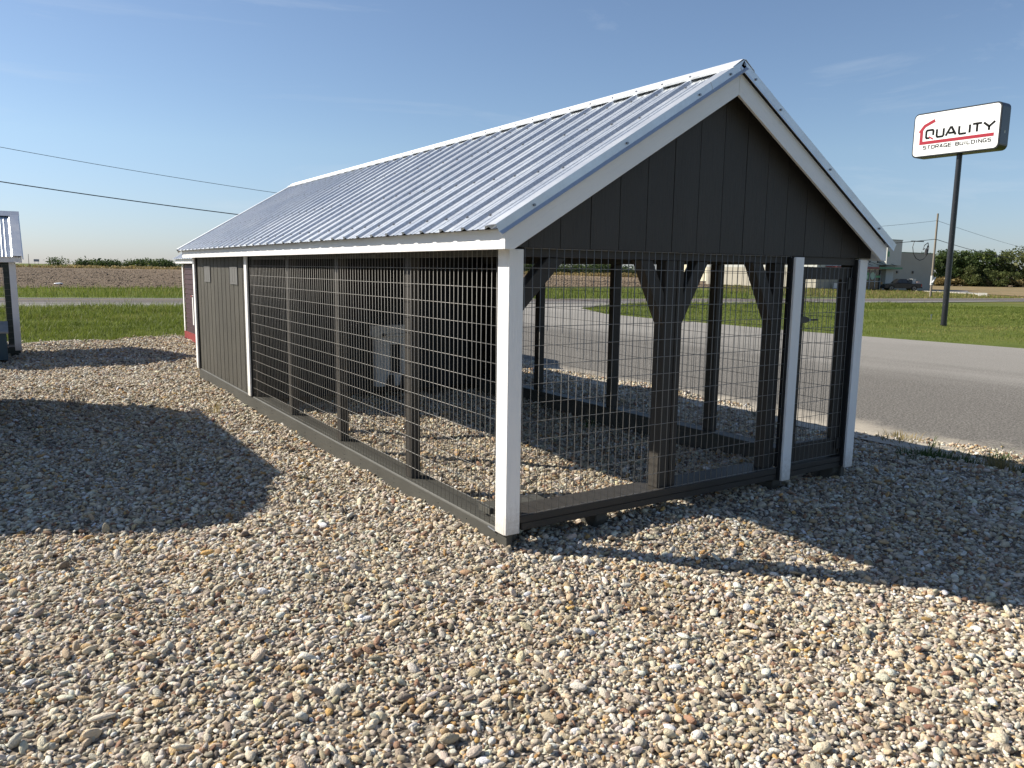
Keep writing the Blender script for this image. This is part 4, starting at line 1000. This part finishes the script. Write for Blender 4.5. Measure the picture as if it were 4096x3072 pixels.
tree('bright green rounded bush below the dark trees', 192, 95.5, 4.4, 9.5, M['leafold'], 6000, 30, name='bush', seed=4, size=.2, cat='bush', low=.1)
tree('olive green bush at the right foot of the dark trees', 195.5, 90.5, 3.6, 7, M['leafold'], 3000, 22, name='bush', seed=5, size=.2, cat='bush', low=.1)
tree('broad olive tree at the right edge of the photo', 205.5, 90.5, 9.0, 15, M['leafold'], 14000, 64, seed=6, size=.24)
tree('dark tree leaving the photo at the right edge', 212, 80, 7.4, 13, M['leaf'], 5500, 40, seed=7, size=.24)
tree('narrow dark tree rising beside the shop wall', 190, 110.5, 6.6, 7, M['leaf'], 4200, 26, seed=8, size=.22)
# bare tree between the two green ones
bt = thing('bare_tree', 'leafless pale tree between the dark trees and the broad olive one', 'tree', (201, 94.2, hz(201, 94)))
k = MB(); rg = random.Random(3)
def branch(p, d, l, r_, dep):
    q = p+d*l; mid = p+d*l*.5+Vector((rg.uniform(-1, 1), rg.uniform(-1, 1), rg.uniform(-.4, .6)))*l*.07
    k.tube([p, mid, q], r_, 4, r_*.6)
    if dep == 0: return
    for _ in range(rg.choice((2, 3, 3))):
        nd = (d+Vector((rg.uniform(-1, 1), rg.uniform(-1, 1), rg.uniform(-.35, .6)))*.75).normalized(); branch(q, nd, l*rg.uniform(.6, .85), r_*.6, dep-1)
for a in range(4): branch(Vector((rg.uniform(-.5, .5), rg.uniform(-.5, .5), 0)), Vector((rg.uniform(-.5, .5), rg.uniform(-.5, .5), 1)).normalized(), 2.3, .13, 5)
k.build('trunk', M['twig'], bt)
# underbrush below the trees, hedgerow on the horizon
cl = []
for i in range(70):
    t = rng.random(); cl.append((186+t*28, 104-t*26-rng.random()*4, -.4+rng.random()*.9, 1.6, 1.6, .9, 1))
o = leaf_cloud('underbrush', cl, M['dryblade'], 7000, .22); o['kind'] = 'stuff'
cl = []; cl2 = []
P0 = np.array([-60, 391.]); P1 = np.array([260, 184.])
pn = lambda s_: .5+.5*math.sin(s_*.11+1)*math.sin(s_*.037+2.2)
for i in range(760):
    s_ = rng.random(); q = P0+(P1-P0)*s_; L_ = s_*380
    if 52 < L_ < 86 or (90 < L_ < 97): hh = .35
    else: hh = 1.1+2.6*pn(L_)+rng.random()*1.0
    if 235 < L_ < 300: hh *= 1.35
    cl.append((q[0]+rng.normal()*2, q[1]+rng.normal()*2, -.16+hh*.45, 1.5+hh*.35, 1.5+hh*.35, hh*.62, 1+hh))
    cl2.append((q[0]-6+rng.normal()*3, q[1]-9+rng.normal()*3, .15, 3.2, 3.2, .75, 1))
o = leaf_cloud('hedgerow', cl, M['leaf'], 100000, .30); o['kind'] = 'stuff'
o = leaf_cloud('tall_dry_grass', cl2, M['dryblade'], 30000, .32); o['kind'] = 'stuff'
# far billboard and pole on the horizon
Bb = thing('billboard', 'tiny grey billboard on the horizon behind the ploughed field', 'billboard', (7.6, 347.5, -.16)); bx('board', simple('grey_board', (.30, .32, .33), (.36, .38, .39), 1), Bb, -.9, .9, -.1, .1, 2.2, 3.1); bx('post', wood, Bb, -.6, -.5, -.05, .05, 0, 2.2); bx('post', wood, Bb, .5, .6, -.05, .05, 0, 2.2)
Hp = thing('utility_pole', 'tiny distant utility pole on the horizon left of the billboard', 'utility pole', (5.1, 349, -.16)); MB().tube([(0, 0, 0), (0, 0, 5)], .12, 6, .08).build('pole', wood, Hp)
# white litter on the field
o = rock('litter_bag', 77, mat('white_plastic', (.75, .76, .78), .4), 2, .5, .3); put(o); o.location = (1.03, 64.1, -.05); o.scale = (.30, .26, .16); tag(o, 'white plastic bag lying on the ploughed field', 'litter bag')
# concrete culvert end
o = MB().prism([(0, 0), (1.9, 0), (1.9, .42), (.2, .42)], 'y', -.6, .3).build('culvert_headwall', M['concrete']); o.location = (96.2, 45.4, -.95); o.rotation_euler = (0, 0, R(28)); tag(o, 'pale concrete culvert end where the shop drive meets the verge', 'culvert')

# ------------------------------------------------------------------ WEEDS on the gravel
def weed(label, x, y, rad, h, n, m, group=None):
    a = rng.uniform(0, 6.283, n); q = rad*rng.random(n)**.7; px, py = np.cos(a)*q, np.sin(a)*q
    t = thing('weed_tuft', label, 'weed', (x, y, hz(x, y)), group)
    hh = .7*h*np.exp(rng.normal(0, .35, n)); la = a+rng.normal(0, .6, n); ll = hh*rng.uniform(.4, 1.3, n); w = .0032
    pa = la+1.57
    p0 = np.stack([px-np.cos(pa)*w, py-np.sin(pa)*w, 0*px], -1); p1 = np.stack([px+np.cos(pa)*w, py+np.sin(pa)*w, 0*px], -1)
    md = np.stack([px+np.cos(la)*ll*.4, py+np.sin(la)*ll*.4, hh*.75], -1); off = np.stack([np.cos(pa), np.sin(pa), 0*pa], -1)*w*.8
    tp_ = np.stack([px+np.cos(la)*ll, py+np.sin(la)*ll, hh], -1)
    v = np.stack([p0, p1, md+off, md-off, tp_], 1).reshape(-1, 3); b = np.arange(n)[:, None]*5
    f = np.concatenate([b+[0, 1, 2], b+[0, 2, 3], b+[3, 2, 4]])
    o = bpy.data.objects.new('blades', fastmesh('blades', v, f, m, np.repeat(rng.beta(2, 3, n), 5))); put(o, t); return t
wd = M['leafold']; bw = bladem('weed_blade', (.025, .05, .012), (.06, .10, .022), (.16, .17, .06))
weed('straggling green weeds at the asphalt edge nearest the white corner post', 5.05, .80, .22, .07, 150, M['dryblade'])
weed('single short green sprout at the asphalt edge', 5.0, .45, .03, .12, 14, bw)
weed('widest dark grass patch in the shade right of the kennel', 4.35, .12, .26, .09, 420, bw)
weed('small tuft between the two larger shaded grass patches', 4.55, -.08, .10, .08, 70, bw)
weed('spiky grass tuft half in the sun beside the asphalt', 4.95, -.16, .11, .09, 110, bw)
weed('yellowish clump of grass just below the spiky tuft', 4.62, -.32, .15, .08, 260, M['dryblade'])
weed('dark weed clump at the right edge of the gravel', 4.75, -.62, .20, .08, 220, bw)
weed('small green weed growing in the gravel inside the kennel run', 2.55, 2.5, .09, .10, 60, bw)
weed('low weeds outside the far mesh behind the centre post', 4.2, 6.5, .2, .06, 160, bw)
weed('dry leafless weed at the top of the left shadow', -1.62, 6.4, .12, .16, 40, M['twig'])
weed('thin dry stalks in the gravel left of the kennel skirt', -.40, 5.3, .10, .14, 26, M['dryblade'])
weed('low weeds by the asphalt seen through the mesh door', 4.85, 2.3, .14, .09, 130, bw)
